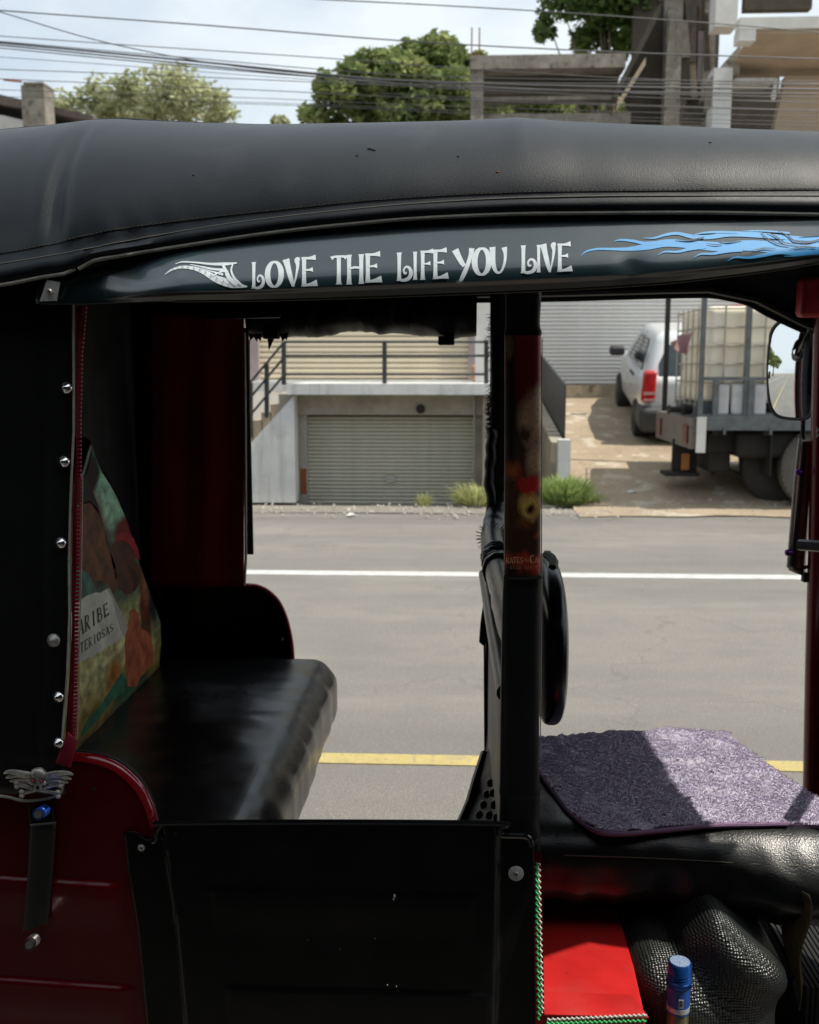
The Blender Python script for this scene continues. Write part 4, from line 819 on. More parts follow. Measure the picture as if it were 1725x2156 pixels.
def vmap(u, v, off):   # pixel measured on the visor face -> the visor surface
    x = W(u, v, 1.30).x; k = .5
    for _ in range(6):
        p = visor(x, k); d = ray(u, v); q = EYE+d*(p.y/d.y); x = q.x; k = max(0, min(.88, (f_vt(x)-q.z)/(f_vt(x)-f_vb(x))))
    return visor(x, k, off)
def zpix(zx, zy): return ((380+zx*.6377)/1.1872, (560+zy*.6377)/1.1872)
words = [("L", 392, 441, 150, 252), ("O", 447, 514, 146, 250), ("V", 520, 590, 138, 246), ("E", 583, 652, 130, 244), ("T", 702, 764, 124, 237), ("H", 762, 832, 121, 236), ("E", 832, 905, 116, 229),
         ("L", 960, 1020, 112, 222), ("I", 1012, 1052, 110, 219), ("F", 1050, 1108, 105, 218), ("E", 1098, 1165, 101, 215), ("Y", 1184, 1262, 98, 208), ("O", 1258, 1328, 93, 203), ("U", 1325, 1395, 88, 196),
         ("L", 1446, 1508, 84, 192), ("I", 1498, 1534, 83, 190), ("V", 1528, 1592, 79, 189), ("E", 1586, 1650, 77, 187)]
def letter(ch, x0, x1, y0, y1):
    h_ = y1-y0
    def mp_(gx, gy, off): u, v = zpix(x0+gx*(x1-x0), y0+gy*h_-(gx-.5)*(x1-x0)*.05); return vmap(u, v, off)
    m = MB()
    asp = (x1-x0)/h_
    for k, stt in enumerate(GL[ch]): ribbon(m, [(a, b, c*1.16*(asp+.35)) for a, b, c in stt], mp_, .0006+k*.00012, aspect=asp, n=5)
    obj('letter', m, TEXT, vis, smooth=False, normals=False)
for wd in words: letter(*wd)
# winged emblem left of the words
mb = MB()
def zm(x, y, off): return vmap(*zpix(x, y), off)
wing = [[(52, 198, 2), (80, 180, 7), (120, 170, 11), (170, 176, 15), (210, 192, 20), (245, 212, 26), (280, 226, 30), (320, 238, 26), (374, 246, 5)],
        [(92, 158, 2), (120, 150, 5), (170, 152, 6), (230, 158, 9), (290, 158, 12), (334, 154, 4)],
        [(150, 160, 2), (190, 168, 5), (240, 178, 8), (290, 182, 10)], [(190, 174, 2), (230, 186, 5), (280, 200, 9)],
        [(275, 155, 8), (290, 185, 13), (305, 215, 17), (335, 240, 18)], [(318, 158, 5), (312, 185, 7), (325, 215, 9), (352, 240, 9)], [(240, 205, 6), (270, 190, 6), (300, 188, 6)]]
for k, stt in enumerate(wing): ribbon(mb, stt, zm, .0006+k*.0001, aspect=1)
emb = obj('winged_decal', mb, TEXT, vis, smooth=False, normals=False)
mb = MB()
for k, (x, y, a_) in enumerate([(82, 181, .3), (100, 175, .2), (120, 172, .1), (142, 173, -.1), (165, 177, -.2), (188, 184, -.4), (210, 194, -.5), (232, 206, -.6), (255, 216, -.5), (280, 226, -.4), (305, 232, -.3)]):
    s = 3+.35*k; ribbon(mb, [(x-s*.3, y-s, 1.6), (x+s*.3, y, 2.0), (x-s*.2, y+s, 1.6)], zm, .0020, aspect=1, n=3)
    ribbon(mb, [(x-s*.8+6, y+1, 1.4), (x+6+s*.3, y+2, 1.6)], zm, .0020, aspect=1)
obj('decal_gap', mb, VISOR, emb, smooth=False, normals=False)
# blue flames
def z2(x, y): return 862.5+x*.5, y*.5
def fm(x, y, off): return vmap(*z2(x, y), off)
fl = [[(722, 1078, 2), (745, 1060, 8), (790, 1050, 11), (850, 1050, 13), (920, 1050, 20), (1000, 1040, 34), (1080, 1025, 40), (1180, 1030, 44), (1300, 1040, 50), (1420, 1035, 56), (1540, 1040, 62), (1660, 1030, 74), (1800, 1020, 84), (1950, 1010, 88)],
      [(860, 1018, 2), (890, 1012, 9), (940, 1016, 14), (990, 1026, 18), (1060, 1024, 24)],
      [(985, 1004, 2), (1030, 1004, 9), (1080, 990, 14), (1130, 985, 16), (1190, 998, 22), (1260, 1000, 24), (1350, 988, 26), (1450, 990, 30), (1560, 1000, 24), (1700, 1010, 22)],
      [(1045, 1076, 2), (1075, 1062, 8), (1130, 1062, 12), (1180, 1050, 18), (1250, 1040, 20)],
      [(1195, 1088, 2), (1225, 1072, 9), (1280, 1070, 13), (1340, 1058, 20), (1400, 1052, 24)],
      [(1338, 1100, 2), (1370, 1085, 8), (1430, 1086, 12), (1490, 1076, 18), (1560, 1062, 24), (1640, 1066, 24), (1760, 1050, 30)],
      [(1190, 992, 2), (1240, 983, 9), (1300, 980, 12), (1380, 982, 12)], [(1400, 976, 2), (1460, 975, 7), (1530, 978, 8), (1600, 985, 10)], [(1575, 1080, 2), (1620, 1078, 8), (1700, 1068, 14), (1800, 1060, 20)]]
mb = MB()
for k, stt in enumerate(fl): ribbon(mb, [(x_, y_, w_*.78) for x_, y_, w_ in stt], fm, .0006+k*.00009, across=4, n=5, aspect=1)
fo = obj('flame_decal', mb, BLUE, vis, smooth=False, normals=False)
mb = MB()
for k, stt in enumerate([[(1120, 1012, 3), (1180, 1016, 7), (1240, 1004, 4)], [(1300, 1016, 2), (1340, 1024, 6), (1400, 1014, 3)], [(1480, 982, 3), (1500, 1005, 4), (1545, 1030, 5), (1600, 1040, 3)], [(1505, 984, 2), (1540, 1000, 5), (1580, 1028, 5), (1640, 1034, 2)], [(1550, 980, 2), (1590, 996, 5), (1620, 1020, 6), (1680, 1024, 7), (1740, 1010, 3)],
                         [(1600, 1052, 2), (1650, 1044, 6), (1710, 1046, 4)], [(1250, 1030, 2), (1290, 1036, 4), (1320, 1030, 2)], [(1440, 1060, 2), (1490, 1050, 5), (1540, 1052, 2)], [(1640, 1000, 2), (1690, 996, 6), (1760, 990, 3)]]):
    ribbon(mb, stt, fm, .0022, aspect=1)
obj('flame_gap', mb, VISOR, fo, smooth=False, normals=False)
# bracket
br = obj('visor_bracket', MB().poly([W(99, 589, 1.334), W(125, 594, 1.334), W(118, 633, 1.334), W(84, 634, 1.334)], (0, .004, 0)), GREYPLATE, rk, smooth=False)
def rivet(u, v, Y, r, par, mat=STEEL, washer=None, name='rivet'):
    c = W(u, v, Y); o = obj(name, MB().lathe(c, (0, -1, 0), [(r, -.001), (r, .0012), (r*.75, .0026), (r*.42, .0028), (r*.36, .0008), (.0001, .0008)], 18), mat, par)
    obj('rivet_pin', MB().ell(c+Vector((0, -.001, 0)), (r*.28, .0016, r*.28), 8), CHASS, o)
    if washer: obj('washer', MB().lathe(c+Vector((0, .0016, 0)), (0, -1, 0), [(washer, 0), (washer, .0012), (washer*.96, .0015)], 24), GREYPLATE if washer > .009 else BLACK_VINYL, par)
    return o
rivet(104.5, 614, 1.332, .0040, rk)

# --- rear black curtain, zip, studs
PZ = [(156, 640), (156, 656), (157, 786), (157, 905), (150, 1062), (147, 1180), (148, 1298), (143, 1426), (135, 1525), (132, 1575)]
PX = [(186, 640), (184, 658), (176, 752), (173, 885), (173, 1032), (171, 1180), (167, 1328), (165, 1475), (162, 1549), (158, 1600)]
YCu = 1.372
def col_curve(pts, Y):
    P = sorted((W(u, v, Y).z, W(u, v, Y).x) for u, v in pts); zs = [p[0] for p in P]; xx = [p[1] for p in P]
    return lambda z: float(np.interp(z, zs, xx))
fpz, fpx = col_curve(PZ, YCu), col_curve(PX, YCu+.004)
zc0 = W(60, 1672, YCu).z; zc1 = W(100, 600, YCu).z+.03
def curt(i, j):
    z = zc0+(zc1-zc0)*j; x = -1.20+(fpz(z)+1.20)*i
    return Vector((x, YCu+.0045*nse(x*7, z*2.2, 1)+.002*nse(x*25, z*5)+.004*math.exp(-((x-fpz(z)+.045)/.006)**2), z))
cu = obj('rear_curtain', MB().grid(curt, 60, 60), BLACK_VINYL, rk, solid=.002)
zz = np.linspace(W(133, 1570, YCu).z, W(156, 642, YCu).z, 60)
obj('piping', MB().tube([(fpz(z), YCu-.003, z) for z in zz], .0018, 6), PIPING, cu)
def tape(i, j): z = zz[0]-.002+(zz[-1]-zz[0])*j; a = fpz(z)+.002; b = fpx(z)-.006; return Vector((a+(b-a)*i, YCu+.002+.0015*math.sin(j*30+i*2), z))
zp = obj('zip_tape', MB().grid(tape, 5, 60), ZIPRED, rk, solid=.001)
tl = [W(143, 1540, YCu-.002), W(165, 1560, YCu-.002), W(149, 1617, YCu-.004), W(117, 1607, YCu-.004)]
obj('tape_tail', MB().grid(lambda i, j: tl[0].lerp(tl[1], i).lerp(tl[3].lerp(tl[2], i), j)+Vector((0, -.003*math.sin(math.pi*j), 0)), 5, 10), ZIPRED, zp, solid=.001)
z = W(163, 1550, YCu).z; n = 0; tm = None
while z < zz[-1]:
    x = fpx(z)
    if tm is None: tm = obj('zip_tooth', B(x-.0055, x, YCu-.0015, YCu+.003, z, z+.0032), ZIPTOOTH, zp, smooth=False); x_0, z_0, l_0, w_0 = x, z, tm.location.copy(), base(tm)
    else:
        c = link('zip_tooth', tm.data, w_0, zp); c.location = l_0+Vector((x-x_0, 0, z-z_0))
    z += .0059
obj('tape_edge', MB().tube([(fpx(z)+.0012, YCu+.003, z) for z in zz if z < W(170, 1000, YCu).z], .0009, 5), PIPING, zp)
for u, v in ((141, 817), (136, 972), (129, 1143), (114, 1348), (124, 1467), (124, 1564)):
    c = W(u, v, YCu-.004); s = 1.15 if v == 1348 else 1
    obj('stud', MB().lathe(c, (-.1, -1, .1), [(.0086*s, 0), (.0086*s, .002), (.0070*s, .0042), (.003*s, .0075), (.0012*s, .0095)], 30), CHROME if v != 1348 else STEEL, cu, auto=0)
bp = cat([(-150, 1668), (0, 1676), (50, 1686), (100, 1681), (126, 1670), (131, 1655), (132, 1636)], 6); obj('piping', MB().tube([W(u, v, YCu-.006) for u, v in bp], .0022, 6), PIPING, cu)

# --- near red quarter panel
YP = 1.388
arcp = [(-900, 1598), (100, 1598), (150, 1599), (200, 1605), (245, 1624), (285, 1660), (308, 1700), (322, 1745), (332, 1800)]
fq = curve(arcp, YP)
def col_edge(z): return W(322, 1745, YP).x
nq = 100; XQ0, XQ1 = -1.28, W(324, 1745, YP).x
l1a, l1b = W(0, 1850, YP), W(245, 1866, YP); l2a, l2b = W(0, 2063, YP), W(270, 2082, YP)
def swage(x, z):
    d = 0
    for a, b in ((l1a, l1b), (l2a, l2b)):
        s = (b.z-a.z)/(b.x-a.x); zl = a.z+s*(x-a.x); e = sm(b.x+.012, b.x-.012, x); q = z-zl
        d += e*.007*(sm(.0075, 0, q) if q > 0 else sm(-.085, -.015, q))
    return d
def qp(i, j):
    x = XQ0+(XQ1+.03-XQ0)*i; zt = fq(min(x, XQ1-.002)); z = .28+(zt-.28)*j; return Vector((x, YP-swage(x, z)+.004*(1-sm(XQ0, XQ0+.1, x)), z))
qpan = obj('quarter_panel', MB().grid(qp, 150, 320), RED_PAINT, rk, solid=.002)
rim = cat([(-900, 1598), (-300, 1598), (100, 1598), (150, 1598), (200, 1604), (245, 1622), (285, 1658), (308, 1698), (322, 1742)], 8)
rp_ = [W(u, v, YP) for u, v in rim]
def rimf(i, j):
    k = i*(len(rp_)-1); a = int(k); b = min(a+1, len(rp_)-1); p = rp_[a].lerp(rp_[b], k-a); q0 = rp_[max(a-1, 0)]; q1 = rp_[min(a+2, len(rp_)-1)]; d = (q1-q0).normalized(); nrm = Vector((-d.z, 0, d.x)); nrm = nrm if nrm.z > -.01 or nrm.x > 0 else -nrm
    an = math.pi*(j*1.15-.1); return p+nrm*(.0075*math.sin(an))+Vector((0, -.0025*math.cos(an)+.016*j, 0))
obj('panel_rim', MB().grid(rimf, 90, 10), RIMRED, qpan)
obj('rim_gasket', MB().tube([p+Vector((0, .020, 0))+Vector((.002, 0, .004)) for p in rp_], .0028, 6), RUBBER, qpan)
obj('screw', MB().ell(W(197, 1661, YP), (.003, .0015, .003), 8), CHASS, qpan)
# winged skull badge
c = W(82, 1640, YCu-.012); bd = thing('badge_tmp', c, None, None); bd.name = 'skull_badge'; WL['skull_badge'] = c; bd.parent = rk; bd.location = c-base(rk)
s = 1/1480.
def bpx(du, dv, dy=0.): return c+Vector((du*s*1.0, dy, -dv*s))
def sk(p, nn):
    q = p-bpx(0, -6); return p
hd = obj('skull', MB().ell(bpx(0, -10), (18*s, .008, 16*s), 20), CAST, bd); obj('jaw', MB().rbox(c.x-9*s, c.x+9*s, c.y-.007, c.y+.002, c.z-26*s, c.z-2*s, 5*s, .004), CAST, bd)
obj('cheek', MB().ell(bpx(-12, 6, -.004), (7*s, .004, 6*s), 10), CAST, bd); obj('cheek', MB().ell(bpx(13, 6, -.004), (7*s, .004, 6*s), 10), CAST, bd)
for du in (-9, 10):
    obj('eye_socket', MB().ell(bpx(du, 0, -.0068), (6.0*s, .0014, 6*s), 12), CHASS, bd); obj('gem_eye', MB().ell(bpx(du, 0, -.0082), (3.6*s, .0016, 4*s), 10), GEM, bd)
obj('nose_hole', MB().ell(bpx(1, 15, -.0072), (3.6*s, .0012, 5*s), 8), CHASS, bd)
for a, b in (((-48, 12), (42, 32)), ((48, 8), (-38, 33))):
    bo = obj('crossbone', MB().tube([bpx(*a, -.001), bpx((a[0]+b[0])/2, (a[1]+b[1])/2, -.003), bpx(*b, -.001)], [5*s, 3.6*s, 4.5*s], 8), CAST, bd)
    for p in (a, b):
        for o in (-5, 5): obj('bone_knob', MB().ell(bpx(p[0], p[1]+o, -.002), (6.2*s, .004, 5.4*s), 10), CAST, bo)
for sg_ in (-1, 1):
    for k, (L_, v0, v1, r0) in enumerate(((66, -14, -14, 7), (62, -9, -4, 6.5), (54, -3, 4, 6), (45, 3, 10, 5.5), (34, 8, 13, 5))):
        P = [bpx(sg_*15, -8+k*3, -.001), bpx(sg_*(15+L_*.4), v0-4*(k < 2)+3, -.003+.001*k), bpx(sg_*(15+L_*.75), v1-2+2*k*.3, -.002), bpx(sg_*(10+L_), v1+3, 0)]
        obj('feather', MB().tube(cat([tuple(p) for p in P], 4), [r0*s*(1-.7*(i/12)**2) for i in range(13)], 8), CAST, bd)
# rubber latch with two hose fittings
lt = obj('latch_strap', MB().grid(lambda i, j: W(64+54*i-16*j*(1-i)-17*j*i, 1737-4*i+225*j-16*j*i, YP-.012)+Vector((0, -.003*math.sin(math.pi*i)+.003*math.sin(j*3), 0)), 8, 24), RUBBER, rk, solid=.006)
obj('latch_bracket', MB().rbox(W(66, 1700, YP).x, W(119, 1700, YP).x, YP-.012, YP-.001, W(90, 1733, YP).z, W(90, 1694, YP).z, .004, .01), BLACK_PAINT, lt)
obj('strap_edge', MB().tube([W(64, 1737, YP-.018), W(118, 1732, YP-.018)], .0016, 6), M('strap_wear', (.12, .12, .11), .5), lt)
def fitting(u, v, u2, v2, r, mat, nm):
    a = W(u, v, YP-.062); b = W(u2, v2, YP-.012); L_ = (b-a).length
    pr_ = [(r*.72, .012), (r*.78, 0), (r, .0005), (r*1.03, .004)]
    for k in range(4): h = .007+k*.0075; pr_ += [(r*1.02, h), (r*.86, h+.001), (r*.86, h+.0045), (r*1.02, h+.006)]
    pr_ += [(r*.9, .040), (r*.7, .042), (r*.7, L_)]
    o = obj(nm, MB().lathe(a, b-a, pr_, 20), mat, lt); obj('bore', MB().lathe(a, b-a, [(r*.70, -.0003), (r*.70, .011)], 18), CHASS, o)
fitting(80, 1715, 100, 1702, .0082, BLUEMET, 'hose_fitting'); fitting(62, 1989, 78, 1973, .0085, M('worn_nickel', (.42, .36, .36), .25, metal=1, var=.3, scale=60), 'hose_fitting')

# --- door
YD = 1.384
dt = [(262, 1754), (285, 1752), (300, 1758), (318, 1770), (329, 1764), (334, 1742), (345, 1733), (400, 1731), (700, 1730), (900, 1731), (1048, 1733), (1055, 1757), (1100, 1759), (1118, 1764), (1124, 1782)]
DT = [(W(u, v, YD).x, W(u, v, YD).z) for u, v in dt]
dl = col_curve([(262, 1754), (270, 1830), (290, 1950), (310, 2156), (322, 2300)], YD); dr = col_curve([(1124, 1775), (1128, 1900), (1134, 2156), (1138, 2300)], YD)
r1 = W(800, 1877, YD).z; r2 = W(800, 2082, YD).z
def cre(z): return float(np.interp(z, [W(390, 2156, YD).z, W(368, 1900, YD).z, W(340, 1740, YD).z], [W(392, 2156, YD).x, W(368, 1900, YD).x, W(342, 1740, YD).x]))
def door(i, j):
    xt = DT[0][0]+(DT[-1][0]-DT[0][0])*i; zt = float(np.interp(xt, [p[0] for p in DT], [p[1] for p in DT])); z = .30+(zt-.30)*(1-(1-j)**1.6)
    xl, xr = dl(z), dr(z); x = xl+(xr-xl)*i if j < 1 else xt
    x = xt+(xl+(xr-xl)*i-xt)*1.0
    y = YD; c_ = cre(z); y -= .010*sm(c_-.004, c_+.006, x)*sm(W(1056, 1800, YD).x, W(1040, 1800, YD).x, x)
    for zr, a, b in ((r1, 440, 1010), (r2, 465, 1050)):
        e = sm(W(a, 1900, YD).x, W(a+25, 1900, YD).x, x)*sm(W(b, 1900, YD).x, W(b-25, 1900, YD).x, x); q = z-zr
        y -= e*.0032*(sm(.006, 0, q) if q > 0 else sm(-.075, -.01, q))
    return Vector((x, y+.0012*nse(x*4, z*4), z))
dr_o = obj('door_panel', MB().grid(door, 170, 200), BLACK_PAINT, rk, solid=.002)
bead = cat([(320, 1772), (328, 1766), (331, 1748), (340, 1737), (352, 1733), (700, 1731), (1046, 1734), (1053, 1742), (1055, 1756), (1062, 1759), (1100, 1760), (1114, 1765), (1120, 1782)], 6)
obj('door_bead', MB().tube([W(u, v, YD-.006) for u, v in bead], .0042, 8), M('gloss_black_bead', (.010, .011, .012), .22, coat=.5), dr_o)
obj('flange_bead', MB().tube([W(u, v, YD-.002) for u, v in cat([(262, 1760), (264, 1754), (285, 1753), (292, 1759), (305, 1768), (320, 1772)], 5)], .0018, 6), BLACK_PAINT, dr_o)
rivet(298, 1785, YD-.002, .0052, dr_o, M('worn_white_rivet', (.55, .52, .46), .5, var=.4, scale=200), washer=.0075); rivet(1087, 1840, YD-.004, .0042, dr_o, STEEL, washer=.0115)
for u, v, q in ((831, 1886, 1.6), (829, 1893, 1.1), (790, 1976, .5), (648, 1979, .4), (716, 1998, .5), (816, 2074, .9), (835, 2077, .7)): obj('paint_chip', MB().ell(W(u, v, YD-.0175), (.0012*q, .0004, .0018*q), 6), WHITEWALL, dr_o)

# --- near door pillar with sleeve and printed cover
def sleeve(name, pts, Y, dep, mat, par, uvs=False, wr=0., n=40, seed=0):
    """pts: (v, u_left, u_right) down the pillar"""
    mb = MB(); P = cat([(v, a, b) for v, a, b in pts], max(1, n//max(1, len(pts)-1))); m = 28
    prof = []
    for k in range(m):
        a = 2*math.pi*k/m; cx_, cy_ = math.cos(a), math.sin(a); prof.append((abs(cx_)**.45*(1 if cx_ > 0 else -1), abs(cy_)**.6*(1 if cy_ > 0 else -1)))
    vs = []; uv = []
    for v, a, b in P:
        A = W(a, v, Y); Bq = W(b, v, Y)
        for px, py in prof:
            wv = wr*nse(px*1.3+seed, v*.05, py)+wr*.6*nse(px*.6+seed, v*.16)
            vs.append(A.lerp(Bq, .5+px/2)+Vector((0, (py+1)*dep/2+wv, 0))); uv.append((.5+px/2, 1-(v-P[0][0])/(P[-1][0]-P[0][0])))
    q = len(P); mb.add(vs, [(i*m+k, i*m+(k+1) % m, (i+1)*m+(k+1) % m, (i+1)*m+k) for i in range(q-1) for k in range(m)]+[tuple(range(m)), tuple((q-1)*m+k for k in range(m))[::-1]])
    if uvs: mb.uv = uv
    return obj(name, mb, mat, par, normals=True)
YPi = 1.40
pl = sleeve('door_pillar', [(560, 1068, 1140), (1000, 1068, 1136), (1770, 1056, 1132)], YPi+.003, .030, MATT_BLACK, rk)
sleeve('upper_sleeve', [(560, 1066, 1142), (620, 1066, 1142), (680, 1066, 1139), (700, 1064, 1143), (708, 1063, 1141)], YPi, .036, BLACK_VINYL, pl, wr=.0015)
POST = print_mat('pillar_print', [(0, (.05, .015, .01)), (.05, (.50, .06, .03)), (.08, (.45, .05, .02)), (.11, (.05, .02, .01)), (.3, (.09, .03, .015)), (.55, (.06, .03, .02)), (.70, (.04, .02, .012)), (.78, (.28, .012, .02)), (1, (.40, .02, .03))],
    [(.15, .8, .10, .35, (.008, .006, .005), .3), (.12, .96, .10, .05, (.25, .2, .08), .3), (.72, .66, .34, .10, (.70, .42, .24), .35), (.9, .72, .12, .06, (.85, .62, .42), .5), (.55, .60, .18, .03, (.08, .04, .03), .5), (.8, .48, .2, .07, (.55, .36, .2), .5), (.2, .44, .2, .03, (.5, .12, .03), .7), (.65, .375, .33, .042, (.6, .03, .025), .25), (.66, .29, .26, .05, (.85, .55, .14), .35), (.7, .28, .12, .018, (.05, .01, .004), .5), (.5, .22, .15, .02, (.25, .08, .01), .7), (.9, .18, .10, .01, (.28, .06, .01), .7), (.15, .02, .2, .03, (.02, .008, .004), .5)], grain=60, rough=.42, wob=.05)
pp = sleeve('printed_cover', [(706, 1064, 1141), (900, 1064, 1141), (1100, 1063, 1140.5), (1214, 1063, 1140)], YPi-.0012, .036, POST, pl, uvs=True)
def ptxt(ch, u0, u1, v0, v1, mat, name='print_letter', Y=YPi-.0022):
    mb = MB(); asp = (u1-u0)/(v1-v0)
    for k, stt in enumerate(GL[ch]): ribbon(mb, [(a, b, c_*(asp+.3)) for a, b, c_ in stt], lambda x, y, o: W(u0+x*(u1-u0), v0+y*(v1-v0), Y-.0004-o), k*.00006, aspect=asp, n=4)
    obj(name, mb, mat, pp, smooth=False, normals=False)
TAN = M('tan_print', (.85, .6, .32), .5, var=.3, scale=300); DIM = M('dim_print', (.5, .25, .14), .5)
for ch, u0, u1, v0, v1 in (('R', 1065.5, 1073, 1174, 1186), ('A', 1073, 1081, 1174, 1186), ('T', 1080.5, 1088, 1173, 1185), ('E', 1088.5, 1095, 1173, 1185), ('S', 1095.5, 1101.5, 1173, 1186), ('o', 1103.5, 1107, 1174, 1181), ('f', 1107, 1110, 1174, 1183), ('o', 1110.5, 1114, 1176, 1183),
                           ('C', 1116, 1126, 1168, 1186), ('A', 1126, 1133, 1173, 1185), ('R', 1133, 1139, 1173, 1185)): ptxt(ch, u0, u1, v0, v1, TAN)
for k, ch in enumerate("DEAD MAN'S"):
    if ch != ' ': ptxt(ch, 1074+k*6.1, 1078.4+k*6.1, 1191, 1198, DIM)
ls = sleeve('lower_sleeve', [(1214, 1063, 1141), (1218, 1061, 1141.5), (1300, 1058, 1140), (1500, 1055, 1138), (1660, 1053, 1138), (1672, 1052, 1141), (1690, 1053, 1139), (1740, 1052, 1138), (1762, 1053, 1140), (1778, 1056, 1137)], YPi-.001, .040, BLACK_VINYL, pl, wr=.0016, n=60, seed=3)
obj('cuff', MB().tube([W(1061, 1217, YPi-.003), W(1100, 1219, YPi-.005), W(1141, 1215, YPi-.003)], .0022, 8), BLACK_VINYL, pl)
for side, us in ((0, [(708, 1064.5), (900, 1064), (1214, 1063)]), (1, [(1214, 1141), (1300, 1140.5), (1500, 1138.5), (1600, 1138)]), (2, [(712, 1141.5), (1214, 1140.6)])):
    obj('sleeve_edge', MB().tube([W(u, v, YPi+.012) for v, u in us], .0008 if side else .0011, 5), PIPING, pl)
rd_ = random.Random(4); mb = MB()
for i in range(110):
    v = 1778+rd_.uniform(-2, 3); u = rd_.uniform(1108, 1137); p = W(u, v, YPi+rd_.uniform(0, .03)); mb.tube([p, p+Vector((rd_.uniform(-.004, .004), rd_.uniform(-.003, .003), -rd_.uniform(.004, .012)))], [.0007, .0002], 3)
obj('frayed_end', mb, BLACK_VINYL, pl, kind='stuff')
# --- ledge and trims right of the pillar
p = W(1143, 2135, YN); q = W(1360, 2128, YN); zl = p.z
far_l, far_r = G(1146, 1830, zl), G(1283, 1850, zl)
le = obj('side_ledge', MB().hexa([Vector((p.x, YN, zl-.25)), Vector((q.x, YN, zl-.25)), Vector((far_r.x+.01, far_r.y, zl-.25)), Vector((p.x, far_l.y, zl-.25)), Vector((p.x, YN, zl)), Vector((q.x, YN, zl)), Vector((far_r.x+.01, far_r.y, zl)), Vector((p.x, far_l.y, zl))]), BRIGHT_RED, rk, smooth=False)
md = le.modifiers.new('bevel', 'BEVEL'); md.width = .004; md.segments = 3
obj('front_lip', MB().hexa([Vector((p.x, YN-.004, zl)), Vector((q.x+.004, YN-.004, zl)), Vector((q.x-.012, YN+.05, zl)), Vector((p.x, YN+.052, zl)), Vector((p.x, YN-.004, zl+.0025)), Vector((q.x+.004, YN-.004, zl+.0025)), Vector((q.x-.012, YN+.05, zl+.0025)), Vector((p.x, YN+.052, zl+.0025))]), BRIGHT_RED, le, smooth=False)
def rick(name, P, Q, amp, wd_, n, mat, off, par):   # wavy braid from P to Q
    P, Q = Vector(P), Vector(Q); d = Q-P; L_ = d.length; d.normalize(); sd = Vector((-d.z, 0, d.x)); mb = MB(); N_ = n*8
    vs = []
    for i in range(N_+1):
        c_ = P+d*L_*i/N_+sd*amp*math.sin(i/8*2*math.pi)+Vector((0, off, 0)); vs += [c_-sd*wd_/2, c_+Vector((0, -.0008, 0)), c_+sd*wd_/2]
    mb.add(vs, [(3*i+k, 3*i+k+1, 3*i+4+k, 3*i+3+k) for i in range(N_) for k in (0, 1)]); return obj(name, mb, mat, par, solid=.0006)
tp = obj('trim_post', MB().hexa([W(1122, 1795, 1.392), W(1141, 1795, 1.392), W(1141, 1795, 1.42), W(1122, 1795, 1.42), W(1128, 2170, 1.372), W(1147, 2170, 1.372), W(1147, 2170, 1.42), W(1128, 2170, 1.42)]), RED_PAINT, rk, smooth=False)
rick('rickrack_trim', W(1129, 1815, 1.39), W(1135, 2146, 1.372), .0016, .0040, 26, GREEN, -.0015, tp); rick('rickrack_trim', W(1134, 1815, 1.389), W(1142, 2130, 1.371), .0014, .0032, 26, WHITE_T, -.0032, tp)
rick('rickrack_trim', W(1152, 2146, 1.372), W(1362, 2136, 1.372), .0012, .0050, 21, WHITE_T, -.0022, le); rick('rickrack_trim', W(1150, 2152, 1.371), W(1360, 2146, 1.371), .0014, .0042, 21, GREEN, -.0038, le)
XB0 = W(1036, 1130, 2.36).x-.006
# --- inside: floor, back wall, seat
obj('passenger_floor', MB().box(-1.1, XB0, YN+.03, YF, .13, .155), BLACK_PAINT, rk, smooth=False)
obj('floor_pan', MB().box(XB0+.002, 1.3, YN+.03, YF-.06, .175, .20), BLACK_PAINT, rk, smooth=False)
obj('floor_mat', MB().rbox(.3, 1.0, 1.5, 2.4, .202, .214, .005, .05), RUBBER, rk)
XBk = -.80
obj('far_inner_lining', MB().box(XBk-.3, W(330, 900, 2.47).x, 2.468, 2.478, .3, 1.66), MATT_BLACK, rk, smooth=False); obj('far_top_lining', MB().box(XBk-.3, W(520, 640, 2.47).x, 2.462, 2.472, W(400, 668, 2.46).z, 1.70), MATT_BLACK, rk, smooth=False)
obj('back_wall', MB().box(XBk-.02, XBk, YN+.01, YF, .3, 1.66), MATT_BLACK, rk, smooth=False)
zs0 = G(640, 1386, .72).z
SZ = XP(500, 1390, XBk+.09).z if 0 else W(600, 1384, 2.40).z
XF = W(712, 1470, 2.40).x-.012
def seatd(p, n):
    fr = sm(XF-.20, XF-.02, p.x); w1 = nse(p.x*9+p.y*3, p.y*14, 2)*.0035+nse(p.x*20, p.y*34, 5)*.0009
    w2 = .0005*math.sin((p.y*46+p.x*22+3*nse(p.x*5, p.y*5)))*fr*sm(1.5, 2.2, p.y)
    return p+n*(w1+w2)+Vector((.012*fr*sm(SZ-.02, SZ-.06, p.z), 0, 0))+Vector((0, 0, -.018*(1-((p.y-1.95)/.5)**2)*0))
obj('bench_seat', MB().rbox(XBk+.02, XF, YN+.045, 2.43, SZ-.17, SZ, .050, .014, seatd), SEAT_VINYL, rk)
obj('seat_base', MB().box(XBk, XF-.10, YN+.05, 2.42, .32, SZ-.172), BLACK_PAINT, rk, smooth=False)
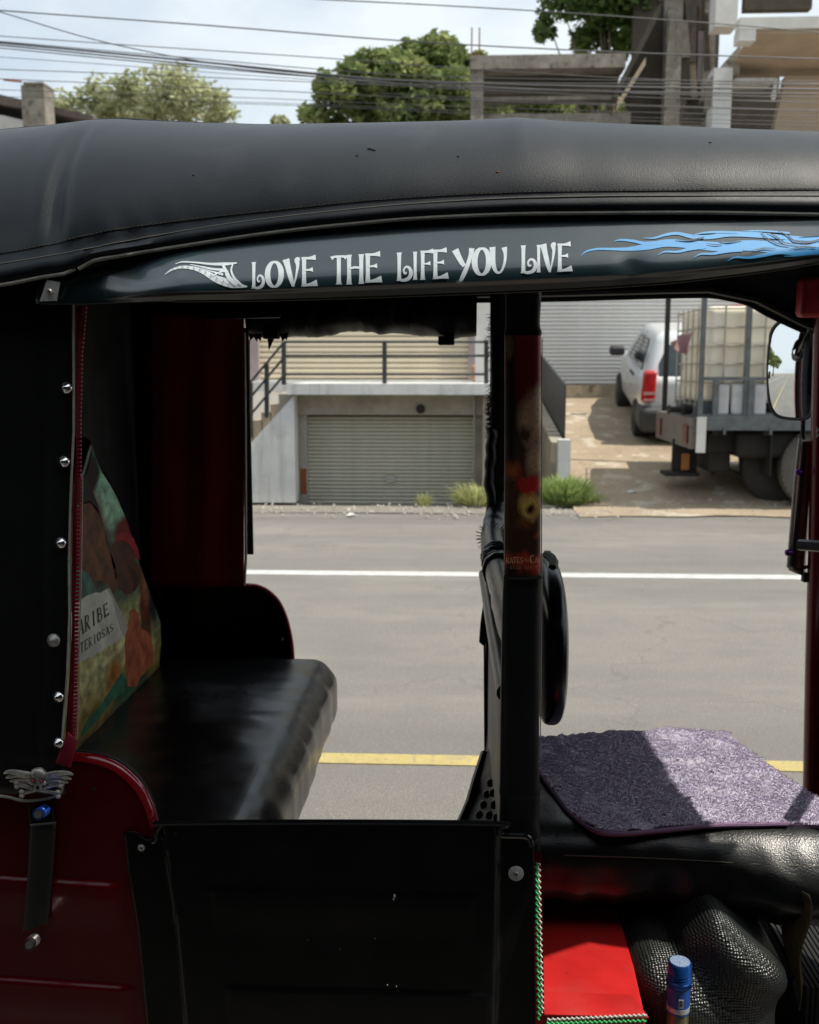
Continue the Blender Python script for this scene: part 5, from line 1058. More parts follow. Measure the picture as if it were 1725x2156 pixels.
# backrest: domed board across the rickshaw
XK = -.715
out = [(140, 952), (175, 957), (197, 964), (214, 982), (231, 1008), (248, 1040), (266, 1082), (281, 1128), (295, 1180), (310, 1222), (325, 1264), (334, 1285), (340, 1303), (342, 1350), (338, 1392)]
R3 = [XP(u, v, XK) for u, v in out]
half = [(p_.y, p_.z) for p_ in R3]; zb_ = SZ-.01
prof = [(a, b) for a, b in half]; ymid = 1.93
left = [(2*ymid-a, b) for a, b in half if a > ymid+.02][::-1]
ring = [(left[0][0], zb_)]+left+[(ymid, max(b for a, b in half)+.006)]+[(a, b) for a, b in half if a > ymid+.02]+[(half[-1][0], zb_)]
def ringp(f, x, sc): return [Vector((x, ymid+(a-ymid)*sc, zb_+(b-zb_)*(1-(1-sc)*.7))) for a, b in f]
mb = MB(); rr = [(XK-.06, .99), (XK-.055, 1.02), (XK-.03, 1.035), (XK-.010, 1.03), (XK-.002, 1.01), (XK, .985)]
L_ = len(ring); vs = []
for x, sc in rr: vs += ringp(ring, x, sc)
mb.add(vs, [(i*L_+k, i*L_+(k+1) % L_, (i+1)*L_+(k+1) % L_, (i+1)*L_+k) for i in range(len(rr)-1) for k in range(L_)]); mb.poly(ringp(ring, XK, .985)); mb.poly(ringp(ring, XK-.06, .99))
bk = obj('seat_back', mb, SEAT_VINYL, rk)
ys = [a for a, b in ring]; y0_, y1_ = min(ys), max(ys); z1_ = max(b for a, b in ring)
SEAP = print_mat('backrest_print', [(0, (.16, .09, .03)), (.10, (.50, .36, .09)), (.22, (.85, .78, .36)), (.30, (.70, .62, .22)), (.42, (.12, .17, .11)), (.6, (.08, .28, .22)), (.75, (.32, .60, .40)), (.9, (.06, .42, .33)), (1, (.03, .25, .22))],
    [(.60, .78, .10, .15, (.42, .72, .48), .6), (.50, .66, .075, .15, (.17, .06, .03), .25), (.47, .80, .035, .08, (.55, .26, .12), .4), (.48, .90, .05, .07, (.008, .006, .006), .2), (.54, .60, .07, .10, (.045, .016, .008), .4), (.70, .60, .10, .10, (.06, .02, .012), .35), (.70, .655, .07, .05, (.18, .012, .012), .3), (.85, .28, .055, .19, (.16, .035, .015), .25), (.86, .40, .03, .07, (.36, .15, .06), .5), (.92, .32, .035, .13, (.02, .012, .01), .4), (.78, .12, .09, .13, (.02, .09, .05), .4), (.66, .06, .09, .05, (.05, .14, .07), .5), (.58, .16, .05, .05, (.42, .14, .02), .6), (.98, .4, .06, .3, (.01, .05, .045), .6)], grain=26, rough=.5, wob=.025, nscale=6); SEAP.node_tree.nodes['Principled BSDF'].inputs['Specular IOR Level'].default_value = .15
mb = MB(); rr2 = ringp(ring, XK+.0016, .965); mb.poly(rr2); mb.uv = [((v.y-y0_)/(y1_-y0_), (v.z-zb_)/(z1_-zb_)) for v in mb.v]
po = obj('printed_panel', mb, SEAP, bk, smooth=False)
def z4(x, y): return (x*.492, 589.6+y*.4922)
for nm, colr, c2_, pp_ in (('rock_print', (.30, .12, .05), (.05, .018, .01), [(345, 960), (385, 945), (415, 975), (438, 1040), (450, 1110), (475, 1170), (500, 1240), (505, 1300), (490, 1345), (455, 1300), (430, 1285), (400, 1290), (380, 1260), (340, 1230), (300, 1180), (300, 1000)]),
                    ('dark_top_print', (.02, .02, .02), (.008, .008, .008), [(345, 850), (365, 838), (378, 860), (395, 900), (420, 960), (430, 1020), (412, 985), (385, 950), (345, 965), (300, 960), (300, 870)]),
                    ('red_cloth_print', (.50, .03, .04), (.20, .01, .015), [(498, 1100), (515, 1080), (545, 1078), (572, 1105), (590, 1150), (600, 1200), (580, 1190), (560, 1140), (530, 1110), (500, 1120)]),
                    ('brown_mass_print', (.16, .06, .03), (.03, .012, .01), [(485, 1125), (505, 1118), (535, 1118), (560, 1150), (580, 1200), (605, 1230), (600, 1290), (580, 1330), (540, 1350), (510, 1320), (490, 1270), (478, 1200), (470, 1165)]),
                    ('ember_print', (.70, .20, .08), (.22, .05, .03), [(540, 1480), (556, 1455), (552, 1420), (572, 1400), (592, 1425), (604, 1490), (640, 1510), (655, 1570), (655, 1640), (620, 1680), (600, 1700), (585, 1740), (545, 1740), (538, 1640), (534, 1560)]),
                    ('green_wave_print', (.10, .35, .18), (.03, .10, .07), [(345, 1935), (380, 1870), (430, 1820), (480, 1740), (520, 1680), (536, 1700), (530, 1760), (480, 1800), (420, 1880), (345, 1960)])):
    obj(nm, MB().poly([XP(*z4(*q_), XK+.0016)+Vector((.0004, 0, 0)) for q_ in pp_]), M(nm, colr, .5, col2=c2_, scale=28, spec=.15), po, smooth=False)
# the parchment and its lettering lie on the print
def xk(u, v, o): return XP(u, v, XK+.0016+o)
PARCH = M('parchment_print', (.88, .82, .68), .45, var=.35, scale=14); INK = M('ink_print', (.035, .025, .02), .4)
pa = obj('parchment_print', MB().poly([xk(u, v, .0008) for u, v in [(150, 1290), (160, 1268), (172, 1262), (180, 1256), (190, 1251), (203, 1247), (212, 1248), (225, 1240), (235, 1249), (240, 1270), (246, 1298), (254, 1325), (262, 1343), (250, 1348), (243, 1353), (236, 1356), (224, 1362), (216, 1372), (207, 1374), (196, 1384), (184, 1386), (168, 1396), (150, 1406)]]), PARCH, po, smooth=False)
obj('curled_edge', MB().poly([xk(u, v, .0011) for u, v in [(225, 1240), (231, 1238), (246, 1270), (262, 1300), (270, 1322), (262, 1343), (252, 1318), (244, 1290), (238, 1262)]]), M('curl_print', (.55, .50, .40), .45), pa, smooth=False)
def quadtxt(word, TL, TR, BR, BL, mat, bold=.25):
    n_ = len(word)
    for k, ch in enumerate(word):
        if ch == ' ': continue
        a, b = (k+.06)/n_, (k+.92)/n_
        def mp_(x, y, o):
            t_ = a+(b-a)*x; top = (TL[0]+(TR[0]-TL[0])*t_, TL[1]+(TR[1]-TL[1])*t_); bot = (BL[0]+(BR[0]-BL[0])*t_, BL[1]+(BR[1]-BL[1])*t_)
            return xk(top[0]+(bot[0]-top[0])*y, top[1]+(bot[1]-top[1])*y, .0016+o)
        mb = MB()
        for q_, stt in enumerate(GL[ch]): ribbon(mb, [(x, y, c_*(.75+bold)) for x, y, c_ in stt], mp_, q_*.00008, aspect=.6, n=4)
        obj('print_letter', mb, mat, pa, smooth=False, normals=False)
quadtxt('CARIBE', (152, 1314), (229, 1267), (232, 1293), (152, 1352), INK, .35); quadtxt('STERIOSAS', (160, 1360), (239, 1311), (241, 1327), (160, 1384), INK, .1)
quadtxt('PELICULA DE ROB MARSHALL', (150, 1296), (209, 1257), (210, 1267), (150, 1310), INK, -.1) if 0 else None

# --- far quarter: maroon panel, piping, zip, lower black panel with red rim
YQ = 2.455
def far_panel(i, j): v = 662+(1235-662)*(1-j); u = 318+(513-318)*i; p = W(u, v, YQ); return p+Vector((0, .006*math.sin(i*9+.8*nse(j*3))*sm(.3, .8, i)+.006*nse(i*3, j*3, 8), 0))
fp = obj('far_quarter_panel', MB().grid(far_panel, 50, 40), MAROON, rk, solid=.003)
obj('piping', MB().tube([W(515, 700, YQ-.005), W(517, 900, YQ-.005), W(518, 1178, YQ-.005), W(515, 1232, YQ)], .0038, 6), PIPING, fp); obj('zip_edge', MB().tube([W(523, 715, YQ+.01), W(524, 860, YQ+.01), W(521, 1000, YQ+.01), W(521, 1165, YQ+.01)], .0045, 6), ZIPRED, fp)
obj('flap_strip', MB().box(W(509, 700, YQ).x, W(522, 700, YQ).x, YQ+.004, YQ+.012, W(515, 1168, YQ).z, W(515, 690, YQ).z), BLACK_VINYL, fp, smooth=False)
YQ2 = 2.475
arc2 = cat([(380, 1226), (515, 1236), (540, 1239), (562, 1250), (582, 1270), (596, 1298), (605, 1330), (611, 1365), (614, 1410)], 6)
pts = [W(u, v, YQ2) for u, v in arc2]; lowz = .3
mb = MB(); mb.poly([W(300, 1226, YQ2)]+pts+[Vector((pts[-1].x+.01, YQ2, lowz)), Vector((XBk, YQ2, lowz))], (0, .012, 0)); fl_ = obj('far_side_panel', mb, BLACK_PAINT, rk, smooth=False)
obj('panel_rim', MB().tube([p_+Vector((.003, .01, .003)) for p_ in pts[4:]], .0055, 8), M('red_rim_paint', (.32, .012, .02), .3, coat=.5), fl_)
obj('screw', MB().ell(W(594, 1346, YQ2-.002), (.004, .002, .004), 8), STEEL, fl_)
obj('far_outer_side', MB().box(-1.26, XBk, YF-.02, YF, .3, 1.62), MAROON, rk, smooth=False); obj('rear_wall', MB().box(-1.28, -1.262, YP+.01, YF, .3, 1.62), MAROON, rk, smooth=False)
# --- rolled up curtain over the far opening
YR = 2.46; ra_, rb_ = W(517, 700, YR).x, W(1004, 700, YR).x
def roll(i, j):
    x = ra_+(rb_-ra_)*i; a = 2*math.pi*j; u = 517+487*i
    vb = 706+3*math.sin(i*9)+4*nse(i*9)+(-6*sm(.30, .42, i)*sm(.75, .5, i)); zb = W(u, vb, YR).z; zt = W(u, 640, YR).z+.03
    r = (zt-zb)/2; cz = (zt+zb)/2; wr = .010*nse(i*14, math.cos(a)*1.2, math.sin(a)*1.5)+.006*nse(i*36, a)
    return Vector((x, YR+.045+(.05+wr)*math.cos(a), cz+(r+wr*.6)*math.sin(a)))
cr = obj('rolled_curtain', MB().grid(roll, 110, 28, close_v=True), BLACK_VINYL, rk)
for u, v in ((571, 705), (940, 718)): a = W(u, v, YR+.01); obj('strap_clip', MB().rbox(a.x-.020, a.x+.020, a.y-.01, a.y+.02, a.z-.010, a.z+.012, .004, .01), RUBBER, cr)
mb = MB(); rdd = random.Random(5)
for i in range(14):
    u = rdd.uniform(520, 600); p_ = W(u, 700, YR+.02); ln = rdd.uniform(.008, .03)*(1.6 if i == 3 else .8); mb.add([p_+Vector((-.012, 0, .004)), p_+Vector((.016, 0, .004)), p_+Vector((rdd.uniform(-.01, .012), 0, -ln))], [(0, 1, 2)])
obj('torn_edge', mb, BLACK_VINYL, cr, solid=.001, normals=False)
obj('inner_tube', MB().tube([W(430, 668, 1.52), W(590, 664, 1.52)], .004, 6), BLACK_PAINT, rk)
for u in (545, 578): obj('spring_hook', MB().tube([W(u-12+2*k, 662+(3 if k % 2 else -3), 1.7) for k in range(12)], .0012, 5), CHROME, rk)
obj('hood_rail', MB().tube([(x, 1.42+.12*sm(.56, 1.0, x), f_vb(x)+.02) for x in np.linspace(-1.2, 1.0, 20)], .011, 8), BLACK_PAINT, rk); obj('hood_rail', MB().tube([(x, 2.49, f_far(x)+.02) for x in np.linspace(-1.2, .95, 20)], .011, 8), BLACK_PAINT, rk)
# --- far pillar, padded bar, partition
YL = 2.44
fpil = sleeve('far_pillar', [(600, 1033, 1070), (900, 1032, 1070), (1075, 1031, 1068), (1300, 1030, 1066)], YL, .045, BLACK_VINYL, rk, wr=.004, n=60)
mb = MB(); rdd = random.Random(6)
for i in range(260):
    v = rdd.choice([rdd.uniform(830, 930), rdd.uniform(650, 1080)]); p_ = W(1032+rdd.uniform(-2, 3), v, YL+.01); mb.tube([p_, p_+Vector((-rdd.uniform(.002, .016), rdd.uniform(-.01, .0), rdd.uniform(-.010, .006)))], [.0012, .0003], 3)
obj('frayed_edge', mb, M('frayed_lining', (.16, .13, .11), .9), fpil, kind='stuff')
obj('torn_cover', MB().grid(lambda i, j: W(1022+22*i+3*math.sin(j*9), 900+190*j, YL-.004)+Vector((0, -.01*math.sin(i*3), 0))+Vector((.006*nse(j*7, i), 0, 0)), 8, 24), BLACK_VINYL, fpil, solid=.003)
XB = W(1036, 1130, 2.36).x; zbar = W(1036, 1132, 2.36).z
bar = cat([(XB+.02, 2.46, zbar+.09), (XB+.012, 2.44, zbar+.045), (XB, 2.37, zbar+.006), (XB-.004, 2.2, zbar), (XB, 1.9, zbar-.004), (XB+.004, 1.6, zbar-.006), (XB+.01, 1.45, zbar-.006)], 8)
BARV = M('bar_vinyl', (.020, .022, .024), .30, bump=.2, bscale=120, scale=8)
pb = obj('padded_bar', MB().tube([Vector(p_)+Vector((0, 0, .002*nse(k*.6))) for k, p_ in enumerate(bar)], [.026+.003*nse(k*.5, 4) for k in range(len(bar))], 16), BARV, rk)
for k in range(9): y = 1.98+.022*k; obj('wrapping', MB().tube([(XB+(.029+.004*nse(k, a))*math.cos(a/10*2*math.pi), y+.012*math.sin(a/10*2*math.pi+k), zbar-.003+(.029+.004*nse(k, a))*math.sin(a/10*2*math.pi)) for a in range(11)], .005, 5), BARV, pb)
0 and obj('strap_loop', MB().tube(cat([(XB-.03, 2.38, zbar+.03), (XB-.035, 2.37, zbar), (XB-.03, 2.36, zbar-.03)], 4), .003, 5), RUBBER, pb)
mb = MB(); rdd = random.Random(9)
for i in range(80):
    y = 2.37+rdd.uniform(-.02, .02); a = rdd.uniform(0, 6.28); p_ = Vector((XB+.026*math.cos(a), y, zbar+.026*math.sin(a))); mb.tube([p_, p_+Vector((.014*math.cos(a+rdd.uniform(-1, 1)), rdd.uniform(-.01, .01), .012*math.sin(a)))], [.0012, .0003], 3)
obj('loose_threads', mb, RUBBER, pb, kind='stuff')
PW = M('partition_back', (.10, .10, .10), .5, var=.4, scale=8)
zp1 = zbar-.05
pt = obj('partition', MB().box(XB-.004, XB+.006, 1.46, 2.40, .15, zp1), PW, rk, smooth=False)
obj('partition_edge', MB().tube([(XB-.006, 2.40, zp1), (XB-.006, 2.405, .5), (XB-.006, 2.39, .33)], .006, 6), RED_PAINT, pt)
obj('lower_bar', MB().tube([(XB-.018, 2.36, zbar-.09), (XB-.016, 1.9, zbar-.085), (XB-.012, 1.46, zbar-.085)], .013, 12), BARV, pt)
obj('far_gusset', MB().poly([W(1018, 1250, 2.42), W(1050, 1250, 2.42), W(1055, 1740, 2.2), W(1016, 1740, 2.3), W(1020, 1600, 2.38)], (0, .02, 0)), BLACK_PAINT, pt, smooth=False)
hang = obj('hanging_flap', MB().poly([W(1020, 1235, 2.34), W(1036, 1235, 2.34), W(1036, 1345, 2.34), W(1018, 1360, 2.34), W(1009, 1352, 2.34), W(1012, 1310, 2.34), W(1018, 1270, 2.34)], (0, .006, 0)), RUBBER, pt, smooth=False)
fl2 = obj('dimpled_flap', MB().poly([W(1024, 1578, 2.30), W(1056, 1600, 2.05), W(1056, 1800, 1.92), W(955, 1800, 2.12), W(974, 1730, 2.18), W(1004, 1650, 2.25)], (.004, .01, 0)), RUBBER, rk, smooth=False)
obj('flap_rim', MB().tube([W(1022, 1585, 2.285), W(1004, 1640, 2.235), W(990, 1690, 2.20), W(968, 1740, 2.16)], .011, 6), BLACK_PAINT, fl2)
def flapp(u, v):   # plane through three corners of the flap
    A, B2, C2 = W(1024, 1578, 2.30), W(1056, 1600, 2.05), W(974, 1730, 2.18); nn = (B2-A).cross(C2-A); d = ray(u, v); return EYE+d*((A-EYE).dot(nn)/d.dot(nn))
for u, v in ((1032, 1647), (1025, 1671), (1018, 1693), (1040, 1693), (1009, 1714), (1030, 1715), (1046, 1720), (1038, 1668), (1000, 1735), (1020, 1738)): obj('dimple', MB().ell(flapp(u, v)-Vector((.0, .003, 0)), (.0085, .008, .0095), 12), M('dimple_rubber', (.010, .010, .011), .3), fl2)
# driver's backrest pad
c = W(1138, 1338, 1.95); sc = (W(1183, 1338, 1.95).x-c.x)
def pad(i, j):
    a = 2*math.pi*i; r = math.sin(math.pi*(j*.98+.01)); hx = math.cos(math.pi*(j*.98+.01)); cy_, cz_ = math.cos(a), math.sin(a)
    return c+Vector(((.028*abs(hx)**.6)*(1 if hx > 0 else -1)+sc-.030, .23*r**.55*abs(cy_)**.8*(1 if cy_ > 0 else -1), .158*r**.55*abs(cz_)**.9*(1 if cz_ > 0 else -1)))
pd = obj('driver_backrest', MB().grid(pad, 48, 24, close_u=True), SEAT_VINYL, rk)
obj('camouflage_edge', MB().tube([c+Vector((sc-.026+.004*math.sin(k), .225*math.cos(a), .160*math.sin(a))) for k, a in enumerate(np.linspace(-.6, 1.9, 30))], .009, 6), OLIVE, pd)
# --- driver seat
zd_ = .655
A_, B_, C_ = G(1120, 1545, zd_), G(1535, 1535, zd_), G(1270, 1736, zd_)
sx0, sx1, sy0, sy1 = .09, .86, C_.y-.015, G(1400, 1530, zd_).y
FE = [G(u, v, zd_) for u, v in ((1500, 1531), (1545, 1545), (1620, 1600), (1700, 1655), (1800, 1715))]; FEX = [0]+[p_.x for p_ in FE]; FEY = [FE[0].y]+[p_.y for p_ in FE]
def dsd(p, n):
    w1 = .0025*nse(p.x*12, p.y*12, p.z*9)+.0015*nse(p.x*40, p.z*30); rr = .10*sm(.70, .86, p.x)
    y = p.y+(rr if p.y < 1.95 else -rr)*abs(p.y-1.95)/.3; cr_ = .006*math.sin(p.x*70+nse(p.x*8, p.z*8)*4)*sm(zd_-.03, zd_-.09, p.z)
    y = min(y, float(np.interp(p.x, FEX, FEY))-.012)
    return Vector((p.x, y+((-.045*sm(zd_-.01, zd_-.11, p.z)*sm(.35, .6, p.x)+.06*sm(zd_-.11, zd_-.19, p.z)) if p.y < 1.95 else 0), p.z))+n*(w1+cr_*.5)
ds = obj('driver_seat', MB().rbox(sx0, sx1, sy0, sy1, zd_-.20, zd_-.012, .062, .012, dsd), M('driver_seat_vinyl', (.012, .013, .013), .27, bump=.5, bscale=320, bdist=.0012), rk)
obj('seat_seam', MB().tube([Vector((x, sy0+.001-.012*sm(.35, .6, x), zd_-.052+.002*math.sin(x*9))) for x in np.linspace(sx0+.1, sx1-.12, 30)], .0011, 6), M('dark_thread', (.07, .06, .045), .8), ds)
obj('seat_box', MB().box(.10, .50, 1.72, 2.2, .20, zd_-.2), BLACK_PAINT, rk, smooth=False)
obj('label_tab', MB().box(W(1348, 1866, 1.66).x, W(1355, 1866, 1.66).x, 1.66, 1.664, W(1350, 1873, 1.66).z, W(1350, 1860, 1.66).z), WHITEWALL, rk, smooth=False)
# --- front: far A pillar, windscreen frame, nose, mirror, deflector
YA = 2.47
fa = obj('front_pillar', MB().tube([W(1716, 1700, YA), W(1722, 1400, YA), W(1733, 1000, YA), W(1742, 640, YA)], .030, 12), RED_PAINT, rk)
obj('roof_joint_block', MB().rbox(W(1684, 600, YA-.05).x, W(1760, 600, YA-.05).x, YA-.07, YA-.02, W(1690, 668, YA-.05).z, W(1690, 585, YA-.05).z, .012, .03), MAROON, rk)
xa = W(1722, 1000, YA).x
obj('near_front_pillar', MB().tube([(xa+.22, YN+.06, .45), (xa+.10, YN+.09, 1.1), (xa+.0, YN+.13, 1.60)], .028, 12), RED_PAINT, rk)
obj('header_rail', MB().tube([(xa, YN+.13, 1.60), (xa, 1.95, 1.66), (xa, YA, 1.60)], .02, 8), RED_PAINT, rk)
obj('nose_panel', MB().rbox(xa+.12, xa+.30, 1.5, 2.4, .3, .95, .08, .06), RED_PAINT, rk)
obj('handlebar', MB().tube([(xa-.10, 1.62, 1.02), (xa+.02, 1.8, 1.04), (xa+.06, 1.95, .98), (xa+.02, 2.1, 1.04), (xa-.10, 2.28, 1.02)], .013, 8), BLACK_PAINT, rk); obj('steering_column', MB().tube([(xa+.06, 1.95, .98), (xa+.14, 1.95, .45)], .03, 10), BLACK_PAINT, rk)
for x, y in ((-.85, YN+.08), (-.85, YF-.16), (1.25, 1.9)):
    wh = obj('wheel', MB().lathe((x, y, .2), (0, 1, 0), [(.1, 0), (.18, 0), (.2, .02), (.2, .08), (.18, .1), (.1, .1)], 28), TYRE, rk); obj('rim', MB().lathe((x, y, .2), (0, 1, 0), [(.02, .02), (.1, .02), (.1, .09), (.02, .08)], 20), STEEL, wh)
obj('chassis_tray', MB().box(-1.2, 1.2, 1.5, 2.4, .10, .128), BLACK_PAINT, rk, smooth=False)
# mirror: a flat glass turned so that it looks back down the road
mc = W(1664, 778, 2.56); vp = ray(1684, 806).normalized(); nrm = (Vector((-1, .0, .0))-vp).normalized()
def PL(u, v, off=0.): d = ray(u, v); return EYE+d*((mc+nrm*off-EYE).dot(nrm)/d.dot(nrm))
mo = cat([(1622, 722), (1624, 704), (1632, 688), (1648, 676), (1672, 672), (1694, 680), (1707, 700), (1711, 740), (1711, 800), (1709, 850), (1704, 874), (1690, 881), (1665, 881), (1640, 876), (1626, 862), (1620, 835), (1618, 790), (1619, 750), (1622, 722)], 5)[:-1]
cx_, cy_ = 1665, 778
def ringm(sc, off): return [PL(cx_+(u-cx_)*sc, cy_+(v-cy_)*(1-(1-sc)*.45), off) for u, v in mo]
mb = MB(); n_ = len(mo); rgs = [(.97, .0004), (1.0, .003), (1.085, .002), (1.09, -.010), (.9, -.03)]; vs = []
for sc_, of in rgs: vs += ringm(sc_, of)
mb.add(vs, [(i*n_+k, i*n_+(k+1) % n_, (i+1)*n_+(k+1) % n_, (i+1)*n_+k) for i in range(len(rgs)-1) for k in range(n_)]+[tuple((len(rgs)-1)*n_+k for k in range(n_))])
mh = obj('wing_mirror', mb, RUBBER, rk)
ex = Vector((0, 0, 1)).cross(nrm).normalized()
def glassp(i, j):
    r = j*.975; k = i*len(mo); a = int(k) % len(mo); b = (a+1) % len(mo); u = mo[a][0]+(mo[b][0]-mo[a][0])*(k-int(k)); v = mo[a][1]+(mo[b][1]-mo[a][1])*(k-int(k))
    p = PL(cx_+(u-cx_)*r, cy_+(v-cy_)*r); d2 = (p-mc).length_squared; return p+nrm*(.0045-d2/(2*1.3))
obj('mirror_glass', MB().grid(glassp, 60, 16, close_u=True), mir, mh, auto=0)
obj('mirror_arm', MB().tube(cat([tuple(W(1690, 960, 2.54)), tuple(W(1691, 900, 2.54)), tuple(W(1693, 880, 2.54)), tuple(W(1704, 873, 2.54)), tuple(W(1760, 872, 2.54))], 5), .006, 8), BLACK_PAINT, rk)
obj('mirror_clip', MB().box(*sorted((PL(1617, 790).x, PL(1629, 790).x)), PL(1620, 790).y-.006, PL(1620, 790).y+.0, PL(1620, 797, ).z, PL(1620, 782).z), RUBBER, mh, smooth=False)
df = obj('wind_deflector', MB().grid(lambda i, j: (lambda a, b: a.lerp(b, i))(W(1684-24*j, 925+275*j, 2.50), W(1716-20*j, 930+283*j, 2.50))+Vector((0, -.02*math.sin(math.pi*i), 0)), 10, 20), PLASTIC_CL, rk, solid=.004)
obj('deflector_edge', MB().tube([W(1685, 922, 2.49), W(1676, 1000, 2.49), W(1660, 1195, 2.49)], .0045, 6), PIPING, df)
obj('deflector_rib', MB().tube([W(1694, 930, 2.485), W(1684, 1050, 2.485), W(1668, 1190, 2.485), W(1672, 1198, 2.485), W(1725, 1190, 2.485)], .005, 6), RUBBER, df)
for u, v in ((1679, 994), (1657, 1163)): obj('violet_bolt', MB().lathe(W(u+8, v, 2.47), (-1, -.4, 0), [(.008, 0), (.008, .012), (.004, .015)], 10), M('violet_bolt', (.10, .02, .18), .2, metal=.8), df)
obj('deflector_foot', MB().rbox(W(1690, 1200, 2.48).x, W(1702, 1200, 2.48).x, 2.47, 2.49, W(1695, 1225, 2.48).z, W(1695, 1205, 2.48).z, .003, .01), RUBBER, df)
for k, v in enumerate((905, 916)): obj('white_mark', MB().tube([W(1719, v-5, 2.437), W(1723, v, 2.437), W(1719, v+4, 2.437)], .0012, 4), TEXT, rk)

# ================================================================== THINGS IN THE RICKSHAW
# fleece mat on the driver's seat
mo_ = cat([(1108, 1545), (1200, 1538), (1300, 1531), (1400, 1526), (1530, 1531), (1545, 1545), (1620, 1600), (1700, 1655), (1800, 1715), (1800, 1742), (1725, 1722), (1660, 1719), (1600, 1720), (1500, 1722), (1400, 1731), (1320, 1738), (1270, 1736), (1235, 1722), (1195, 1690), (1160, 1645), (1128, 1600)], 5)
M3 = [G(u, v, zd_+.006) for u, v in mo_]; M2 = [(p_.x, p_.y) for p_ in M3]
def inside(x, y):
    c_ = False; n_ = len(M2)
    for i in range(n_):
        x1_, y1_ = M2[i]; x2_, y2_ = M2[i-1]
        if (y1_ > y) != (y2_ > y) and x < (x2_-x1_)*(y-y1_)/(y2_-y1_)+x1_: c_ = not c_
    return c_
X0m, X1m = min(a for a, b in M2), max(a for a, b in M2); Y0m, Y1m = min(b for a, b in M2), max(b for a, b in M2)
def pile(x, y):
    q = noise.voronoi(Vector((x*42+1.5*nse(x*9, y*9), y*80, 0)))[0][0]; return .007*(1-min(1, q*1.5))+.0015*nse(x*60, y*110)+.006*nse(x*9, y*12, 2)
gx, gy = 300, 260; vs = []; idx = {}; mb = MB(); fs = []
def drop(x, y): return -.030*sm(Y0m+.035, Y0m-.002, y)
for i in range(gx+1):
    for j in range(gy+1):
        x = X0m+(X1m-X0m)*i/gx; y = Y0m+(Y1m-Y0m)*j/gy
        if inside(x, y): idx[(i, j)] = len(vs); vs.append(Vector((x, y, zd_-.004+pile(x, y))))
for (i, j) in idx:
    q = [(i, j), (i+1, j), (i+1, j+1), (i, j+1)]
    if all(k in idx for k in q): fs.append(tuple(idx[k] for k in q))
mb.add(vs, fs)
mt = thing('seat_mat', (.4, 1.95, zd_), 'violet grey fleecy mat draped over the driver seat', 'mat')
obj('pile', mb, FLEECE, mt, auto=0)
obj('backing', MB().poly([Vector((a, b, zd_-.014)) for a, b in M2], (0, 0, .006)), BIND, mt, smooth=False)
nb = int(len(M2)*11/20); obj('binding', MB().tube([Vector((a, b, zd_-.008)) for a, b in M2[nb:]+M2[:1]], .0042, 8), BIND, mt)
mb = MB(); rdd = random.Random(12); n_ = 0
while n_ < 120000:
    x = rdd.uniform(X0m, X1m); y = rdd.uniform(Y0m, Y1m)
    if not inside(x, y): continue
    n_ += 1; b0 = Vector((x, y, zd_-.006+pile(x, y))); q = nse(x*14, y*14, 9)*3.5; d = Vector((.6*math.cos(q)+rdd.gauss(0, .2), -.5+.3*math.sin(q)+rdd.gauss(0, .2), .8)).normalized(); l_ = rdd.uniform(.003, .006); s_ = Vector((rdd.uniform(-1, 1), rdd.uniform(-1, 1), 0)).normalized()*.00055
    k0 = len(mb.v); mb.v += [b0-s_, b0+s_, b0+d*l_*.6+s_*.6+Vector((0, 0, .001)), b0+d*l_]; mb.f += [(k0, k0+1, k0+2), (k0, k0+2, k0+3)]
pt_ = obj('pile_tufts', mb, FLEECE2, mt, normals=False, kind='stuff', smooth=True)
nn_ = []
for v_ in mb.v: e_ = .003; h0 = pile(v_.x, v_.y); nn_.append(Vector((-(pile(v_.x+e_, v_.y)-h0)/e_*.4, -(pile(v_.x, v_.y+e_)-h0)/e_*.4, 1)).normalized())
pt_.data.normals_split_custom_set_from_vertices(nn_)
# bottle
bc = W(1431, 2047, 1.44); zt_b = W(1431, 2030, 1.44).z; r_ = (W(1456, 2060, 1.44).x-W(1407, 2060, 1.44).x)/2
bt = thing('bottle', (bc.x, 1.44, .202), 'glass bottle with blue screw cap and blue neck label standing by the red ledge', 'bottle')
def bz(v): return W(1431, v, 1.44-r_).z
ztop = W(1431, 2024, 1.44+0).z
pr_ = [(r_*.90, ztop), (r_, ztop-.003), (r_, bz(2058))]
z = bz(2058)
for k in range(3): pr_ += [(r_*1.0, z), (r_*1.03, z-.002), (r_*.97, z-.004)]; z -= .0048
pr_ += [(r_*1.02, z), (r_*1.02, z-.008), (r_*.98, z-.009)]; zcap = z-.010
C0 = Vector((bc.x, 1.44, 0)); up = (0, 0, 1)
obj('cap', MB().lathe(C0, up, [(a, b) for a, b in pr_[::-1]], 36), BLUECAP, bt)
obj('cap_top', MB().lathe(C0, up, [(r_*.86, ztop+.0002), (r_*.84, ztop+.0008), (.001, ztop+.0009)], 30), M('scuffed_foil', (.45, .50, .55), .4, metal=.3, col2=(.05, .16, .42), scale=350), bt)
for k in range(40): a = 2*math.pi*k/40; obj('knurl', MB().bar(C0+Vector((r_*1.03*math.cos(a), r_*1.03*math.sin(a), z-.0075)), C0+Vector((r_*1.03*math.cos(a), r_*1.03*math.sin(a), z-.0015)), .0010), BLUECAP, bt, smooth=False)
lb = obj('neck_label', MB().lathe(C0, up, [(r_*.98, bz(2142)), (r_*.98, zcap)], 36), BLUELAB, bt)
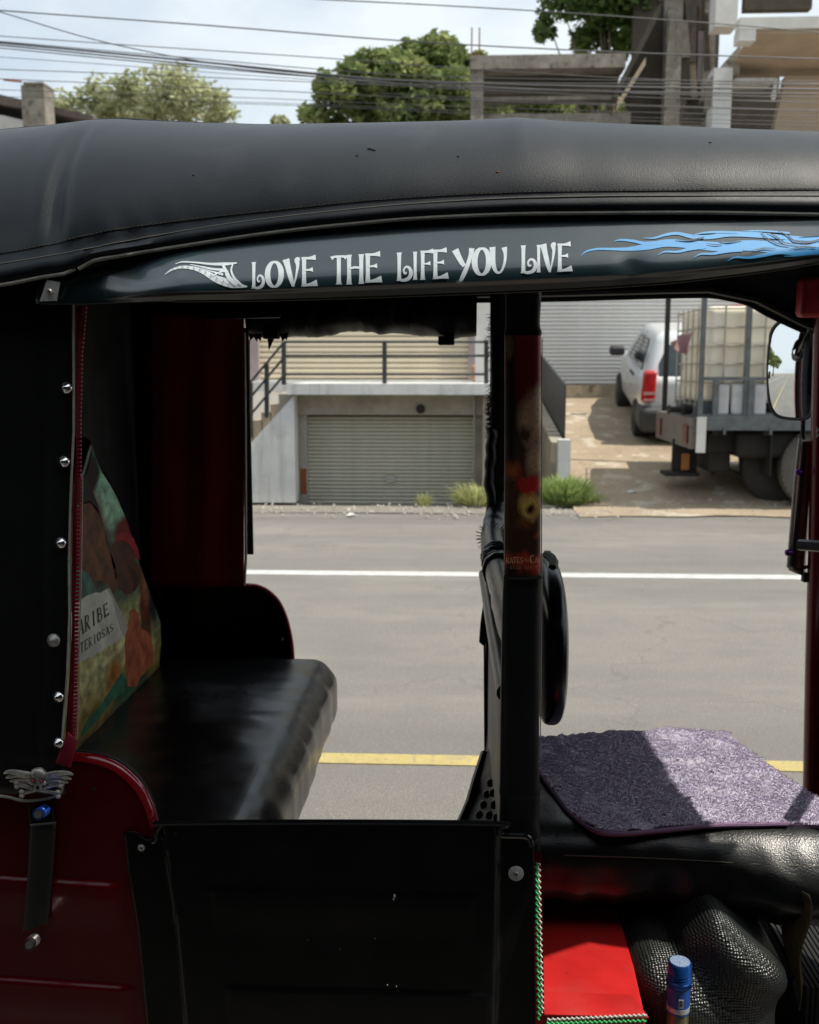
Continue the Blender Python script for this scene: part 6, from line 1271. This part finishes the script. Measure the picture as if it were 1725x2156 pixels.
obj('label_band', MB().lathe(C0, up, [(r_*.995, bz(2138)), (r_*.995, bz(2128))], 36), SILVER, lb)
a = W(1429, 2104, 1.44-r_); obj('date_box', MB().box(a.x, a.x+.0075, a.y-.0022, a.y-.0012, W(1429, 2122, 1.44-r_).z, a.z), SILVER, lb, smooth=False)
for k in range(5): obj('date_print', MB().box(a.x+.0012, a.x+.0012+(.005 if k % 2 else .0035), a.y-.0026, a.y-.0022, a.z-.0026-k*.0021, a.z-.0014-k*.0021), INK, lb, smooth=False)
obj('glass', MB().lathe(C0, up, [(.04, .202), (.043, .21), (.043, .31), (.036, .345), (r_*.95, .385), (r_*.93, bz(2142))], 36), GLASSY, bt)
# woven sack
sa, sb = W(1362, 2000, 1.50), W(1646, 2000, 1.50)
def sackd(p, n):
    f = .030*nse(p.x*6+p.z*3, p.z*6, 4)+.022*math.sin(p.x*24+p.z*17+4*nse(p.x*3, p.z*4))*sm(.32, .5, p.z)+.007*nse(p.x*17, p.z*15, 1)
    return p+n*f+Vector((0, 0, .010*math.sin(p.x*18)))
ztops = W(1450, 1905, 1.60).z
props(obj('woven_sack', MB().rbox(sa.x, sb.x, 1.46, 1.74, .204, ztops, .07, .009, sackd), SACK), 'black woven plastic sack crumpled under the driver seat', 'sack')
def gold(i, j):
    u = 1652+40*i*(1-.45*j)+(5*math.sin(j*9))+18*j; v = 1890+215*j-20*i; p_ = W(u, v, 1.56); return p_+Vector((0, .03*math.sin(i*4+j*5), 0))
props(obj('woven_strip', MB().grid(gold, 20, 50), GOLD, solid=.003), 'golden brown woven strip hanging beside the black sack', 'strip')
mm = thing('ribbed_mat', (W(1710, 2020, 1.7).x, 1.7, .34), 'black ribbed rubber mat at the lower right edge', 'mat')
for k in range(12): obj('rib', MB().box(W(1676, 2000, 1.66).x+k*.009, W(1676, 2000, 1.66).x+.006+k*.009, 1.60, 1.9, .204, .37), RUBBER, mm, smooth=False)
obj('mat_sheet', MB().box(W(1672, 2000, 1.66).x, W(1672, 2000, 1.66).x+.15, 1.605, 1.895, .203, .362), RUBBER, mm, smooth=False)
